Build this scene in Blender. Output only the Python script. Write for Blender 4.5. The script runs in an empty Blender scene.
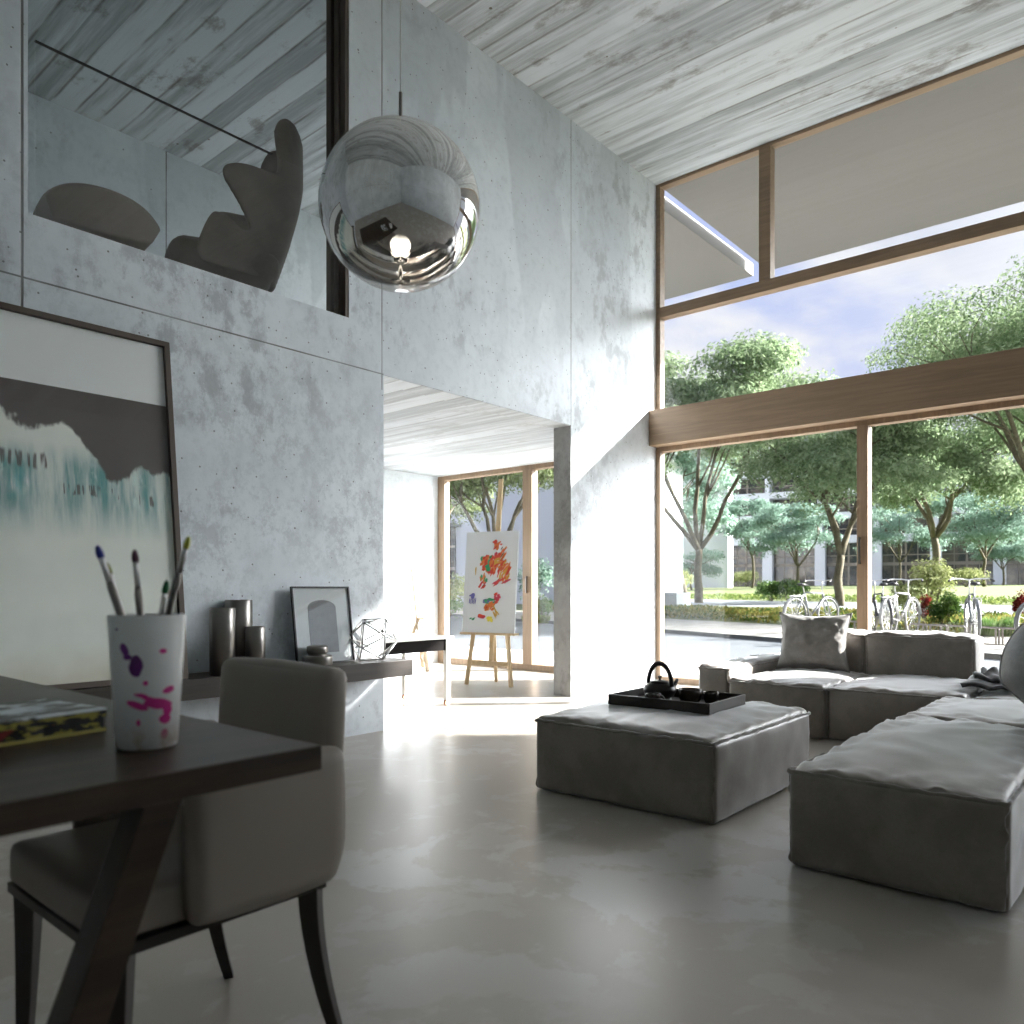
import bpy, bmesh, math, random
from mathutils import Vector, Matrix, noise, geometry
import numpy as np
PI = math.pi
EX = .53     # reflectance scale of everything out of doors
def ex(c): return tuple(q*EX for q in c)
C = bpy.context.scene.collection
random.seed(7)
# ---------------------------------------------------------------- camera frame
F, HZ, AL = 779.34, 588.69, 0.7075
CA, SA = math.cos(AL), math.sin(AL)
def ray(x, y):
    u = (x-512)/F; w = (HZ-y)/F
    return Vector((CA+u*SA, SA-u*CA, w))
def onz(x, y, z):
    r = ray(x, y); return r*((z-1)/r.z)+Vector((0, 0, 1))
def onY(x, y, Y):
    r = ray(x, y); return r*(Y/r.y)+Vector((0, 0, 1))
def onX(x, y, X):
    r = ray(x, y); return r*(X/r.x)+Vector((0, 0, 1))
def atD(x, y, D):
    return ray(x, y)*D+Vector((0, 0, 1))
# ---------------------------------------------------------------- node helpers
class NT:
    def __init__(s, name):
        s.m = bpy.data.materials.new(name); s.m.use_nodes = True
        s.t = s.m.node_tree; s.t.nodes.clear()
        s.out = s.t.nodes.new('ShaderNodeOutputMaterial')
        s._oc = None
    def n(s, typ, ins=None, **kw):
        nd = s.t.nodes.new(typ)
        for k, v in kw.items(): setattr(nd, k, v)
        for k, v in (ins or {}).items():
            sk = nd.inputs[k]
            if isinstance(v, bpy.types.NodeSocket): s.t.links.new(v, sk)
            else:
                if isinstance(v, (tuple, list)) and len(v) == 3 and sk.type == 'RGBA': v = (*v, 1)
                sk.default_value = v
        return nd
    def oc(s):
        if s._oc is None: s._oc = s.n('ShaderNodeTexCoord').outputs['Object']
        return s._oc
    def xyz(s, vec=None):
        nd = s.n('ShaderNodeSeparateXYZ', {0: vec or s.oc()}); return nd.outputs
    def math(s, op, a, b=0.0, c=0.0, clamp=False):
        return s.n('ShaderNodeMath', {0: a, 1: b, 2: c}, operation=op, use_clamp=clamp).outputs[0]
    def vscale(s, sc, vec=None, loc=(0, 0, 0)):
        return s.n('ShaderNodeMapping', {'Vector': vec or s.oc(), 'Scale': sc, 'Location': loc}).outputs[0]
    def noise(s, scale, detail=4, rough=.55, vec=None, dist=0.0):
        return s.n('ShaderNodeTexNoise', {'Vector': vec or s.oc(), 'Scale': scale, 'Detail': detail, 'Roughness': rough, 'Distortion': dist}).outputs[0]
    def vor(s, scale, vec=None):
        nd = s.n('ShaderNodeTexVoronoi', {'Vector': vec or s.oc(), 'Scale': scale}); return nd.outputs
    def ramp(s, f, lo, hi, a=0.0, b=1.0):
        return s.n('ShaderNodeMapRange', {0: f, 1: lo, 2: hi, 3: a, 4: b}, interpolation_type='SMOOTHSTEP').outputs[0]
    def mix(s, f, a, b, mode='MIX'):
        nd = s.n('ShaderNodeMix', data_type='RGBA', blend_type=mode)
        for k, v in ((0, f), (6, a), (7, b)):
            if isinstance(v, bpy.types.NodeSocket): s.t.links.new(v, nd.inputs[k])
            else: nd.inputs[k].default_value = (*v, 1) if isinstance(v, (tuple, list)) and len(v) == 3 else v
        return nd.outputs[2]
    def bump(s, h, strength=.3, dist=.01):
        return s.n('ShaderNodeBump', {'Height': h, 'Strength': strength, 'Distance': dist}).outputs[0]
    def pbr(s, col, rough=.6, metal=0.0, normal=None, **kw):
        ins = {'Base Color': col, 'Roughness': rough, 'Metallic': metal}
        if normal is not None: ins['Normal'] = normal
        ins.update(kw)
        b = s.n('ShaderNodeBsdfPrincipled', ins)
        s.t.links.new(b.outputs[0], s.out.inputs[0]); return s.m
def plain(name, col, rough=.5, metal=0.0, var=.12, scale=8.0, **kw):
    t = NT(name)
    f = t.noise(scale, 3)
    c = t.mix(f, tuple(x*(1-var) for x in col), tuple(min(1, x*(1+var)) for x in col))
    return t.pbr(c, rough, metal, **kw)
def concrete(name, c0, c1, joints_x=(), joints_z=(), axis=0, stain=.5, dirt=.5, zmax=9):
    t = NT(name); X = t.xyz(); a = X[axis]; z = X[2]
    big = t.noise(.7, 4, .6)
    col = t.mix(t.ramp(big, .35, .65), c0, c1)
    # curtain-like water marks hanging from the top
    st = t.noise(1.0, 3, .5, vec=t.vscale((1.5, 1.5, .33), loc=(3.1, 0, .4)))
    sf = t.math('MULTIPLY', t.ramp(st, .50, .53), t.ramp(z, 2.4, 4.4)); sf = t.math('MULTIPLY', sf, stain)
    col = t.mix(sf, col, tuple(x*.80 for x in c0))
    # mottled bleed patches
    m1 = t.noise(4.5, 9, .74, vec=t.vscale((1, 1, .7)))
    m2 = t.noise(.55, 2, .5, vec=t.vscale((1, 1, 1.6), loc=(0, 4.2, 0)))
    mf = t.math('MULTIPLY', t.ramp(m1, .48, .62), t.ramp(m2, .42, .60)); mf = t.math('MULTIPLY', mf, dirt)
    col = t.mix(mf, col, tuple(x*.62 for x in c0))
    m4 = t.noise(7, 10, .85, vec=t.vscale((1, 1, .8), loc=(5, 5, 5))); zb_ = t.math('MULTIPLY', t.ramp(z, .5, 1.3), t.ramp(z, 2.9, 1.7))
    col = t.mix(t.math('MULTIPLY', t.math('MULTIPLY', t.ramp(m4, .47, .58), t.ramp(m2, .36, .52)), t.math('MULTIPLY', zb_, dirt*.75)), col, tuple(x*.60 for x in c0))
    m3 = t.noise(16, 6, .7); col = t.mix(t.ramp(m3, .45, .72, 0, .22), col, tuple(x*.55 for x in c0))
    # air holes
    v = t.vor(8.0); gate = t.math('GREATER_THAN', t.xyz(v['Color'])[0], .80)
    pit = t.math('MULTIPLY', t.ramp(v['Distance'], .045, .075, 1, 0), gate)
    v2 = t.vor(19.0); g2 = t.math('GREATER_THAN', t.xyz(v2['Color'])[1], .86)
    p2 = t.math('MULTIPLY', t.ramp(v2['Distance'], .07, .13, 1, 0), g2)
    pit = t.math('MAXIMUM', pit, p2)
    col = t.mix(t.math('MULTIPLY', pit, .75), col, (.09, .085, .08))
    h = t.math('SUBTRACT', t.math('MULTIPLY', m3, .25), pit)
    jf = None
    for q in joints_x:
        x0, w = q[0], q[1]; k = t.ramp(t.math('ABSOLUTE', t.math('SUBTRACT', a, x0)), w*.5, w, 1, 0)
        if len(q) > 2: k = t.math('MULTIPLY', k, t.math('GREATER_THAN', z, q[2]))
        jf = k if jf is None else t.math('MAXIMUM', jf, k)
    for q in joints_z:
        z0, w = q[0], q[1]; k = t.ramp(t.math('ABSOLUTE', t.math('SUBTRACT', z, z0)), w*.5, w, 1, 0)
        if len(q) > 2: k = t.math('MULTIPLY', k, t.math('LESS_THAN', a, q[2]))
        jf = k if jf is None else t.math('MAXIMUM', jf, k)
    if jf is not None:
        jw = t.ramp(t.noise(1.3, 3), .3, .6, .45, .95)
        col = t.mix(t.math('MULTIPLY', jf, jw), col, (.12, .12, .115)); h = t.math('SUBTRACT', h, jf)
    return t.pbr(col, t.ramp(big, .3, .7, .55, .75), normal=t.bump(h, .5, .006))
def planks(name, c0, c1, w=.20, dark=(.13, .10, .075)):
    # board-marked concrete, boards running along Y
    t = NT(name); X = t.xyz(); x, y = X[0], X[1]
    xx = t.math('ADD', x, t.math('MULTIPLY', t.math('SUBTRACT', t.noise(.8, 2), .5), .03))
    u = t.math('DIVIDE', xx, w); idx = t.math('FLOOR', u); fr = t.math('FRACT', u)
    wn = t.n('ShaderNodeTexWhiteNoise', {1: idx}, noise_dimensions='1D').outputs[0]
    comb = t.n('ShaderNodeCombineXYZ', {0: t.math('MULTIPLY', xx, 9), 1: t.math('MULTIPLY', y, .55), 2: t.math('MULTIPLY', wn, 9)}).outputs[0]
    gr = t.noise(1.3, 6, .65, vec=comb)
    pat = t.noise(.65, 5, .6)
    f = t.math('ADD', t.math('MULTIPLY', gr, .75), t.math('MULTIPLY', wn, .25))
    col = t.mix(t.ramp(f, .32, .60), tuple(q*.80 for q in c0), c1)
    pf = t.noise(2.4, 8, .7, vec=t.n('ShaderNodeCombineXYZ', {0: t.math('MULTIPLY', x, 1.2), 1: t.math('MULTIPLY', y, .6), 2: 2.0}).outputs[0])
    col = t.mix(t.math('MULTIPLY', t.ramp(pf, .55, .66), .55), col, dark)
    col = t.mix(t.ramp(pat, .5, .75, 0, .35), col, tuple(q*.6 for q in c0))
    edge = t.math('MINIMUM', fr, t.math('SUBTRACT', 1.0, fr))
    line = t.math('MULTIPLY', t.ramp(edge, .0, .09, 1, 0), t.ramp(t.noise(1.4, 5), .40, .60, .05, .75))
    col = t.mix(t.math('MULTIPLY', line, .8), col, dark)
    v = t.vor(6.0); pit = t.math('MULTIPLY', t.ramp(v['Distance'], .05, .10, 1, 0), t.math('GREATER_THAN', t.xyz(v['Color'])[0], .85))
    col = t.mix(pit, col, dark)
    h = t.math('SUBTRACT', t.math('ADD', t.math('MULTIPLY', wn, .6), t.math('MULTIPLY', gr, .6)), line)
    return t.pbr(col, .7, normal=t.bump(h, .6, .012))
def floor_mat():
    t = NT('polished_screed')
    w = t.noise(1.1, 3, .5)
    v = t.n('ShaderNodeVectorMath', {0: t.oc(), 1: t.n('ShaderNodeTexNoise', {'Scale': 1.6, 'Detail': 3}).outputs['Color']}, operation='ADD').outputs[0]
    n1 = t.noise(1.5, 7, .66, vec=t.vscale((1, 1, 1), loc=(2, 7, 0)), dist=.25)
    n2 = t.noise(.45, 3, .5)
    f = t.math('MULTIPLY', t.ramp(n1, .52, .57), t.ramp(n2, .38, .52))
    n3 = t.noise(3.1, 6, .62, dist=.3); f2 = t.ramp(n3, .56, .60, 0, .6)
    col = t.mix(w, (.37, .33, .285), (.43, .39, .34))
    col = t.mix(t.math('MAXIMUM', f, t.math('MULTIPLY', f2, .8)), col, (.49, .47, .44))
    col = t.mix(t.ramp(t.noise(2.0, 5, .6, vec=t.vscale((1, 1, 1), loc=(9, 1, 0))), .55, .72, 0, .35), col, (.31, .28, .24))
    r = .30
    return t.pbr(col, r, normal=t.bump(t.noise(9, 4), .05, .004), **{'Specular IOR Level': .8})
def wood(name, c0, c1, axis=0, rough=.45, scale=1.0):
    t = NT(name); sc = [14*scale]*3; sc[axis] = .9*scale
    g = t.noise(2.0, 6, .65, vec=t.vscale(sc), dist=.4)
    g2 = t.noise(1.0, 3, .5, vec=t.vscale([s*.25 for s in sc]))
    f = t.math('ADD', t.math('MULTIPLY', g, .7), t.math('MULTIPLY', g2, .3))
    return t.pbr(t.mix(t.ramp(f, .32, .68), c0, c1), rough, normal=t.bump(g, .15, .003))
def fabric(name, c0, c1, scale=5.0, rough=.9, sheen=1.0, coat=0.0):
    t = NT(name)
    n = t.noise(scale, 6, .65); fine = t.noise(90, 3, .6)
    col = t.mix(t.ramp(n, .38, .62), c0, c1); col = t.mix(t.ramp(fine, .3, .7, 0, .25), col, tuple(x*.7 for x in c0))
    h = t.math('ADD', t.math('MULTIPLY', fine, .4), n)
    return t.pbr(col, rough, normal=t.bump(h, .18, .006), **{'Sheen Weight': sheen, 'Sheen Roughness': .35, 'Sheen Tint': (.95, .97, 1, 1), 'Specular IOR Level': 1.0, 'Coat Weight': coat, 'Coat Roughness': .42})
def glass_mat(name, tint=(.97, .985, .98), refl=.9, col=None):
    t = NT(name)
    fc = t.n('ShaderNodeLayerWeight', {'Blend': .5}).outputs['Facing']
    fr = t.math('ADD', .04, t.math('MULTIPLY', t.math('POWER', fc, 5.0), .90))
    f = t.math('MULTIPLY', fr, refl, clamp=True)
    tr = t.n('ShaderNodeBsdfTransparent', {0: tint}).outputs[0]
    gl = t.n('ShaderNodeBsdfGlossy', {0: (1, 1, 1), 'Roughness': .0}).outputs[0]
    mx = t.n('ShaderNodeMixShader', {0: f, 1: tr, 2: gl}).outputs[0]
    t.t.links.new(mx, t.out.inputs[0]); return t.m
def leaf_mat(name, c0, c1, tr=.35, scale=.7):
    c0, c1 = ex(c0), ex(c1)
    t = NT(name)
    n = t.noise(scale, 3, .6); n2 = t.n('ShaderNodeNewGeometry').outputs['Random Per Island']
    f = t.math('ADD', t.math('MULTIPLY', n, .6), t.math('MULTIPLY', n2, .4))
    col = t.mix(t.ramp(f, .28, .72), c0, c1)
    d = t.n('ShaderNodeBsdfDiffuse', {0: col}).outputs[0]
    tl = t.n('ShaderNodeBsdfTranslucent', {0: col}).outputs[0]
    mx = t.n('ShaderNodeMixShader', {0: tr, 1: d, 2: tl}).outputs[0]
    t.t.links.new(mx, t.out.inputs[0]); return t.m
# ---------------------------------------------------------------- mesh helpers
class MB:
    def __init__(s): s.v = []; s.f = []; s.mi = []; s.cur = 0
    def add(s, vs, fs, M=None):
        o = len(s.v)
        s.v += [tuple(M @ Vector(p)) if M is not None else tuple(p) for p in vs]
        s.f += [tuple(i+o for i in f) for f in fs]; s.mi += [s.cur]*len(fs); return s
    def box(s, x0, x1, y0, y1, z0, z1, M=None):
        vs = [(x, y, z) for z in (z0, z1) for y in (y0, y1) for x in (x0, x1)]
        return s.add(vs, [(0, 2, 3, 1), (4, 5, 7, 6), (0, 1, 5, 4), (2, 6, 7, 3), (0, 4, 6, 2), (1, 3, 7, 5)], M)
    def prism(s, pts, h, M=None):      # polygon pts (x,y) from z=0 to h
        n = len(pts)
        vs = [(p[0], p[1], 0) for p in pts]+[(p[0], p[1], h) for p in pts]
        fs = [tuple(range(n-1, -1, -1)), tuple(range(n, 2*n))]+[(i, (i+1) % n, n+(i+1) % n, n+i) for i in range(n)]
        return s.add(vs, fs, M)
    def lathe(s, prof, seg=32, M=None, closed=False):
        vs = []; n = len(prof)
        for r, z in prof:
            for k in range(seg):
                a = 2*PI*k/seg; vs.append((r*math.cos(a), r*math.sin(a), z))
        fs = []
        for i in range(n-1 + (1 if closed else 0)):
            j = (i+1) % n
            for k in range(seg):
                k2 = (k+1) % seg; fs.append((i*seg+k, i*seg+k2, j*seg+k2, j*seg+k))
        if not closed:
            if prof[0][0] > 1e-6: fs.append(tuple(range(seg-1, -1, -1)))
            if prof[-1][0] > 1e-6: fs.append(tuple((n-1)*seg+k for k in range(seg)))
        return s.add(vs, fs, M)
    def tube(s, pts, r, seg=8, M=None, closed=False, flat=1.0):
        pts = [Vector(p) for p in pts]; n = len(pts)
        rs = r if isinstance(r, (list, tuple)) else [r]*n
        vs = []; up = Vector((0, 0, 1)); prev = None
        for i, p in enumerate(pts):
            if closed: d = pts[(i+1) % n]-pts[i-1]
            else: d = pts[min(i+1, n-1)]-pts[max(i-1, 0)]
            if d.length < 1e-9: d = Vector((0, 0, 1))
            d.normalize()
            if prev is None:
                u = d.cross(up)
                if u.length < 1e-3: u = d.cross(Vector((1, 0, 0)))
            else: u = prev-d*prev.dot(d)
            if u.length < 1e-6: u = d.orthogonal()
            u.normalize(); w = d.cross(u); prev = u
            for k in range(seg):
                a = 2*PI*k/seg; vs.append(tuple(p+u*(rs[i]*math.cos(a))+w*(rs[i]*flat*math.sin(a))))
        fs = []
        for i in range(n if closed else n-1):
            j = (i+1) % n
            for k in range(seg):
                k2 = (k+1) % seg; fs.append((i*seg+k, i*seg+k2, j*seg+k2, j*seg+k))
        if not closed:
            fs.append(tuple(range(seg-1, -1, -1))); fs.append(tuple((n-1)*seg+k for k in range(seg)))
        return s.add(vs, fs, M)
    def bar(s, a, b, w, h, up=(0, 0, 1)):   # rectangular bar from a to b
        a = Vector(a); b = Vector(b); d = (b-a).normalized(); u = d.cross(Vector(up))
        if u.length < 1e-4: u = d.cross(Vector((1, 0, 0)))
        u.normalize(); v = u.cross(d)
        vs = [tuple(p+u*(sx*w/2)+v*(sy*h/2)) for p in (a, b) for sx, sy in ((-1, -1), (1, -1), (1, 1), (-1, 1))]
        return s.add(vs, [(3, 2, 1, 0), (4, 5, 6, 7), (0, 1, 5, 4), (1, 2, 6, 5), (2, 3, 7, 6), (3, 0, 4, 7)])
    def build(s, name, mat, parent=None, smooth=False, bevel=0.0, loc=None, seg=2, recalc=True, sub=0):
        me = bpy.data.meshes.new(name); me.from_pydata(s.v, [], s.f)
        mats = mat if isinstance(mat, (list, tuple)) else [mat]
        for m in mats: me.materials.append(m)
        if len(mats) > 1: me.polygons.foreach_set('material_index', s.mi)
        if recalc:
            b = bmesh.new(); b.from_mesh(me); bmesh.ops.recalc_face_normals(b, faces=b.faces); b.to_mesh(me); b.free()
        if smooth: me.polygons.foreach_set('use_smooth', [True]*len(me.polygons))
        me.update()
        o = bpy.data.objects.new(name, me); C.objects.link(o)
        if parent is not None: o.parent = parent
        if loc is not None: o.location = loc
        if sub:
            md = o.modifiers.new('sub', 'SUBSURF'); md.levels = sub; md.render_levels = sub
        if bevel:
            md = o.modifiers.new('bevel', 'BEVEL'); md.width = bevel; md.segments = seg; md.limit_method = 'ANGLE'; md.angle_limit = .6
            if smooth is False and seg > 1:
                pass
        return o
def T(x=0, y=0, z=0): return Matrix.Translation((x, y, z))
def RZ(a): return Matrix.Rotation(a, 4, 'Z')
def RX(a): return Matrix.Rotation(a, 4, 'X')
def RY(a): return Matrix.Rotation(a, 4, 'Y')
def tag(o, label, cat, group=None, kind=None):
    o['label'] = label; o['category'] = cat
    if group: o['group'] = group
    if kind: o['kind'] = kind
    return o
def thing(name, label, cat, loc=(0, 0, 0), rz=0, group=None):
    o = bpy.data.objects.new(name, None); C.objects.link(o); o.empty_display_size = .1
    o.location = loc; o.rotation_euler = (0, 0, rz); return tag(o, label, cat, group)
def struct(name, mb, mat, parent=None, **kw):
    o = mb.build(name, mat, parent, **kw)
    if parent is None: o['kind'] = 'structure'
    return o
def kids(o): return [c for c in C.objects if c.parent == o]
def copy_tree(o, parent=None):
    c = o.copy(); C.objects.link(c); c.parent = parent
    for ch in kids(o): copy_tree(ch, c)
    return c
# ---------------------------------------------------------------- materials
CW0, CW1 = (.61, .66, .705), (.75, .80, .84)
M = {}
M['wallP'] = concrete('concrete_wall_cast', CW0, CW1, joints_x=((1.328, .008), (3.575, .006, 2.4), (5.823, .006, 2.5)), joints_z=((2.512, .006, 3.59),), stain=.5, dirt=.75)
M['wallB'] = concrete('concrete_wall_back', tuple(q*1.22 for q in CW0), tuple(q*1.12 for q in CW1), joints_x=((3.64, .008, 2.8),), stain=.5, dirt=.4)
M['wallO'] = concrete('concrete_wall_plain', CW0, CW1, joints_x=((-1.2, .008), (1.2, .008)), joints_z=((2.5, .008),), stain=.4, dirt=.5, axis=1)
M['jamb'] = concrete('concrete_jamb_shaded', (.30, .30, .29), (.42, .42, .41), stain=.2, dirt=.8)  # darker copy of the wall concrete, with the jamb's shade in its colour
M['ceil'] = planks('board_marked_concrete', (.42, .455, .47), (.63, .68, .705))
M['ceil2'] = planks('board_marked_concrete_smooth', (.44, .475, .50), (.58, .62, .645), w=.22, dark=(.32, .33, .32))
M['floor'] = floor_mat()
M['floor2'] = plain('loft_screed', (.84, .85, .85), .4)
M['oak'] = wood('oak_frame', (.20, .135, .082), (.29, .20, .125), axis=1, rough=.5)
M['oakv'] = wood('oak_frame_upright', (.20, .135, .082), (.29, .20, .125), axis=2, rough=.5)
M['walnut'] = wood('dark_walnut', (.024, .013, .008), (.062, .036, .021), axis=0, rough=.38)
M['shelf'] = wood('smoked_oak_shelf', (.026, .020, .016), (.048, .038, .030), axis=0, rough=.5)
M['bronze'] = plain('dark_bronze', (.095, .075, .062), .5, .3)
M['sofa'] = fabric('grey_suede', (.150, .126, .104), (.212, .184, .156), rough=.42, coat=.35)
M['sofa_lit_top'] = fabric('grey_suede_lit_top', (.25, .255, .26), (.31, .315, .32), sheen=.4)  # paler copy of the suede imitating lit tops; no block uses it
M['seam'] = fabric('grey_suede_seam', (.17, .15, .13), (.23, .205, .18))
M['pillow'] = fabric('grey_linen', (.22, .21, .20), (.29, .28, .265), scale=9, sheen=.3)
M['pillow2'] = fabric('grey_linen_pale', (.30, .305, .305), (.36, .365, .365), scale=9, sheen=.3)
M['blanket'] = fabric('charcoal_wool', (.035, .035, .036), (.10, .10, .10), scale=22)
M['leather'] = plain('taupe_leather', (.29, .252, .218), .42, var=.06, scale=3)
M['darkwood'] = plain('black_stained_wood', (.020, .016, .013), .4)
M['egg'] = fabric('taupe_upholstery', (.17, .148, .128), (.21, .183, .158), scale=3, sheen=.15)
M['chrome'] = plain('polished_chrome', (.86, .86, .86), .02, 1.0, var=.0)
M['glass'] = glass_mat('window_glass', (.985, .985, .985), .40)
M['rail_glass'] = glass_mat('railing_glass', (.99, .99, .99), .5)
M['tray'] = wood('black_tray_wood', (.018, .014, .012), (.04, .033, .028), axis=0, rough=.45)
M['iron'] = plain('cast_iron_black', (.016, .013, .012), .32, .2)
M['cupblk'] = plain('dark_glazed_clay', (.03, .022, .018), .25)
M['steel'] = plain('brushed_steel_dark', (.24, .225, .21), .3, 1.0, var=.08, scale=20)
M['silver'] = plain('brushed_silver', (.75, .75, .74), .3, .9)
M['black'] = plain('satin_black', (.012, .012, .013), .45)
M['white'] = plain('white_paint', (.80, .80, .78), .5, var=.03)
M['paper'] = plain('white_paper', (.74, .76, .77), .7, var=.03)
M['easelwood'] = wood('pale_pine', (.62, .45, .25), (.74, .57, .35), axis=2, rough=.55)
M['copper'] = plain('copper_castor', (.55, .25, .16), .35, .8)
M['stoneext'] = plain('white_render', (.78, .79, .81), .8, var=.03, scale=.3)
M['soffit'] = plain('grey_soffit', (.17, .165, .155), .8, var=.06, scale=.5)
# ---------------------------------------------------------------- camera / world / sun
cam = bpy.data.cameras.new('camera'); co = bpy.data.objects.new('camera', cam); C.objects.link(co)
bpy.context.scene.camera = co
cam.sensor_width = 36; cam.lens = F/1024*36; cam.shift_y = (HZ-512)/1024
cam.clip_start = .05; cam.clip_end = 1500
co.location = (0, 0, 1); co.rotation_euler = (PI/2, 0, AL-PI/2)
cam.dof.use_dof = True; cam.dof.focus_distance = 5.2; cam.dof.aperture_fstop = 3.6
SUN = Vector((.7071, -.7071, .474)).normalized()     # towards the sun
def make_world():
    w = bpy.data.worlds.new('sky'); bpy.context.scene.world = w; w.use_nodes = True
    t = NT.__new__(NT); t.t = w.node_tree; t.t.nodes.clear(); t._oc = None
    out = t.n('ShaderNodeOutputWorld')
    g = t.n('ShaderNodeTexCoord').outputs['Generated']; X = t.xyz(g)
    den = t.math('ADD', t.math('MAXIMUM', X[2], 0.0), .22)
    p = t.n('ShaderNodeCombineXYZ', {0: t.math('DIVIDE', X[0], den), 1: t.math('DIVIDE', X[1], den), 2: .3}).outputs[0]
    n = t.noise(1.15, 7, .56, vec=p, dist=.25)
    n2 = t.noise(1.15, 7, .56, vec=t.vscale((1, 1, 1), p, (.10, -.10, 0)), dist=.25)
    cf = t.ramp(n, .43, .55); shade = t.ramp(n2, .48, .70)
    base = t.mix(t.ramp(X[2], 0, .7), (.64, .70, .92), (.42, .53, .90))
    cloud = t.mix(shade, (.90, .91, .94), (.62, .66, .79))
    col = t.mix(t.math('MULTIPLY', cf, .95), base, cloud)
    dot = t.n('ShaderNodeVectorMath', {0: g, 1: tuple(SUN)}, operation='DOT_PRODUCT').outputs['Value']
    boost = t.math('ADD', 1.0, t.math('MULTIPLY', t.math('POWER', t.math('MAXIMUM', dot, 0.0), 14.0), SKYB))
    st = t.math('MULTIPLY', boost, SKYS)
    col = t.mix(t.ramp(dot, .45, .9), col, (.94, .97, 1.0))
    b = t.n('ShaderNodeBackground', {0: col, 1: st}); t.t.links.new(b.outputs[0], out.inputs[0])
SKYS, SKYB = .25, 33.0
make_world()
sl = bpy.data.lights.new('sun', 'SUN'); sl.energy = 7.5; sl.angle = math.radians(1.6); sl.color = (1, .965, .92)
so = bpy.data.objects.new('sun', sl); C.objects.link(so); so.rotation_euler = (-SUN).to_track_quat('-Z', 'Y').to_euler(); so.location = (30, -30, 25)
vs = bpy.context.scene.view_settings; vs.view_transform = 'Standard'; vs.look = 'None'; vs.gamma = 1; vs.exposure = 2.12
cy = bpy.context.scene.cycles
cy.max_bounces = 10; cy.diffuse_bounces = 6; cy.glossy_bounces = 5; cy.transparent_max_bounces = 24; cy.sample_clamp_indirect = 8
cy.caustics_reflective = False; cy.caustics_refractive = False
# ================================================================ ROOM SHELL
PY0, PY1, QX0, QX1, CZ = 4.263, 4.463, 7.342, 7.46, 5.33
ZL, ZH = 2.832, 2.512          # loft floor, underside of the loft slab
BK, RT, YB = -2.6, -3.1, 7.62  # rear wall x, right wall y, back wall y
struct('floor', MB().box(BK-.2, QX1+.06, RT-.0, YB+.2, -.2, 0), M['floor'])
struct('ceiling', MB().box(BK-.2, QX1, RT-.0, YB+.2, CZ, CZ+.3), M['ceil'])
w = MB()
w.box(BK, 1.354, PY0, PY1, 0, CZ)                 # left of the loft opening
w.box(1.354, 3.289, PY0, PY1, 0, ZL)              # below the loft opening
w.box(3.289, 3.59, PY0, PY1, 0, CZ)
w.box(3.59, 5.823, PY0, PY1, ZH, CZ)              # header over the studio opening
w.box(5.823, QX1, PY0, PY1, 0, CZ)                # pier by the window
struct('wall_left', w, [M['wallP']])
w = MB(); w.box(5.8215, 5.8235, PY0+.002, PY1, .002, ZH)  # thin sheet over the pier jamb; its shade is put into the colour
struct('jamb_shade_sheet', w, M['jamb'])
w = MB(); w.box(BK-.2, 5.68, YB, YB+.2, 0, CZ); w.box(5.68, QX1, YB, YB+.2, 0, 2.95); w.box(5.68, QX1, YB, YB+.2, 5.15, CZ); w.box(7.25, QX1, YB, YB+.2, 2.95, 5.15); struct('wall_back', w, M['wallB'])
struct('wall_loft', MB().box(.9, 1.05, PY1, YB, ZL, CZ), M['wallB'])  # unseen end wall, set in close to keep the loft brighter
w5 = MB(); w5.box(5.68, 7.25, YB+.08, YB+.14, 2.95, 3.0); w5.box(5.68, 7.25, YB+.08, YB+.14, 5.1, 5.15); w5.box(5.68, 5.73, YB+.08, YB+.14, 3.0, 5.1); w5.box(7.2, 7.25, YB+.08, YB+.14, 3.0, 5.1)  # unseen window added to let more daylight into the loft
w5 = struct('added_loft_window', w5, M['oak']); MB().box(5.73, 7.2, YB+.105, YB+.113, 3.0, 5.1).build('window_pane', M['glass'], w5)
w = MB(); w.box(BK-.2, BK, RT-.0, YB, 0, CZ); struct('wall_rear', w, M['wallO'])
w = MB(); w.box(BK, QX1, RT-.2, RT-.0, 0, CZ); struct('wall_right', w, M['wallO'])
w = MB(); w.box(BK, QX0, PY1, YB, ZH, ZL); w.box(3.595, 5.82, PY0+.004, PY1, ZH-.006, ZH); struct('ceiling_studio', w, [M['ceil2']])
w = MB(); w.box(BK, QX0, PY1, YB, ZL, ZL+.004); struct('floor_loft', w, M['floor2'])
w = MB(); w.box(BK+1.6, BK+1.75, PY1, YB, 0, ZH); struct('wall_studio', w, M['wallB'])
# dark metal lining on the right jamb of the loft opening
w = MB(); w.box(3.262, 3.289, PY0+.004, PY1-.02, ZL, CZ-.01); w.box(3.245, 3.262, PY0+.06, PY0+.10, ZL, CZ-.01); w.box(3.235, 3.262, PY1-.07, PY1-.02, ZL, CZ-.01)
struct('trim_1', w, M['bronze'])
w = MB(); w.box(1.40, 3.24, PY0+.04, PY0+.055, ZL, 3.715)
r_ = thing('glass_railing', 'frameless clear glass railing along the edge of the upper loft', 'railing', (0, 0, 0))
w.build('glass_panel', M['rail_glass'], r_)
MB().box(1.40, 2.73, PY0+.038, PY0+.057, 3.715, 3.719).build('top_edge', M['darkwood'], r_)
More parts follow.
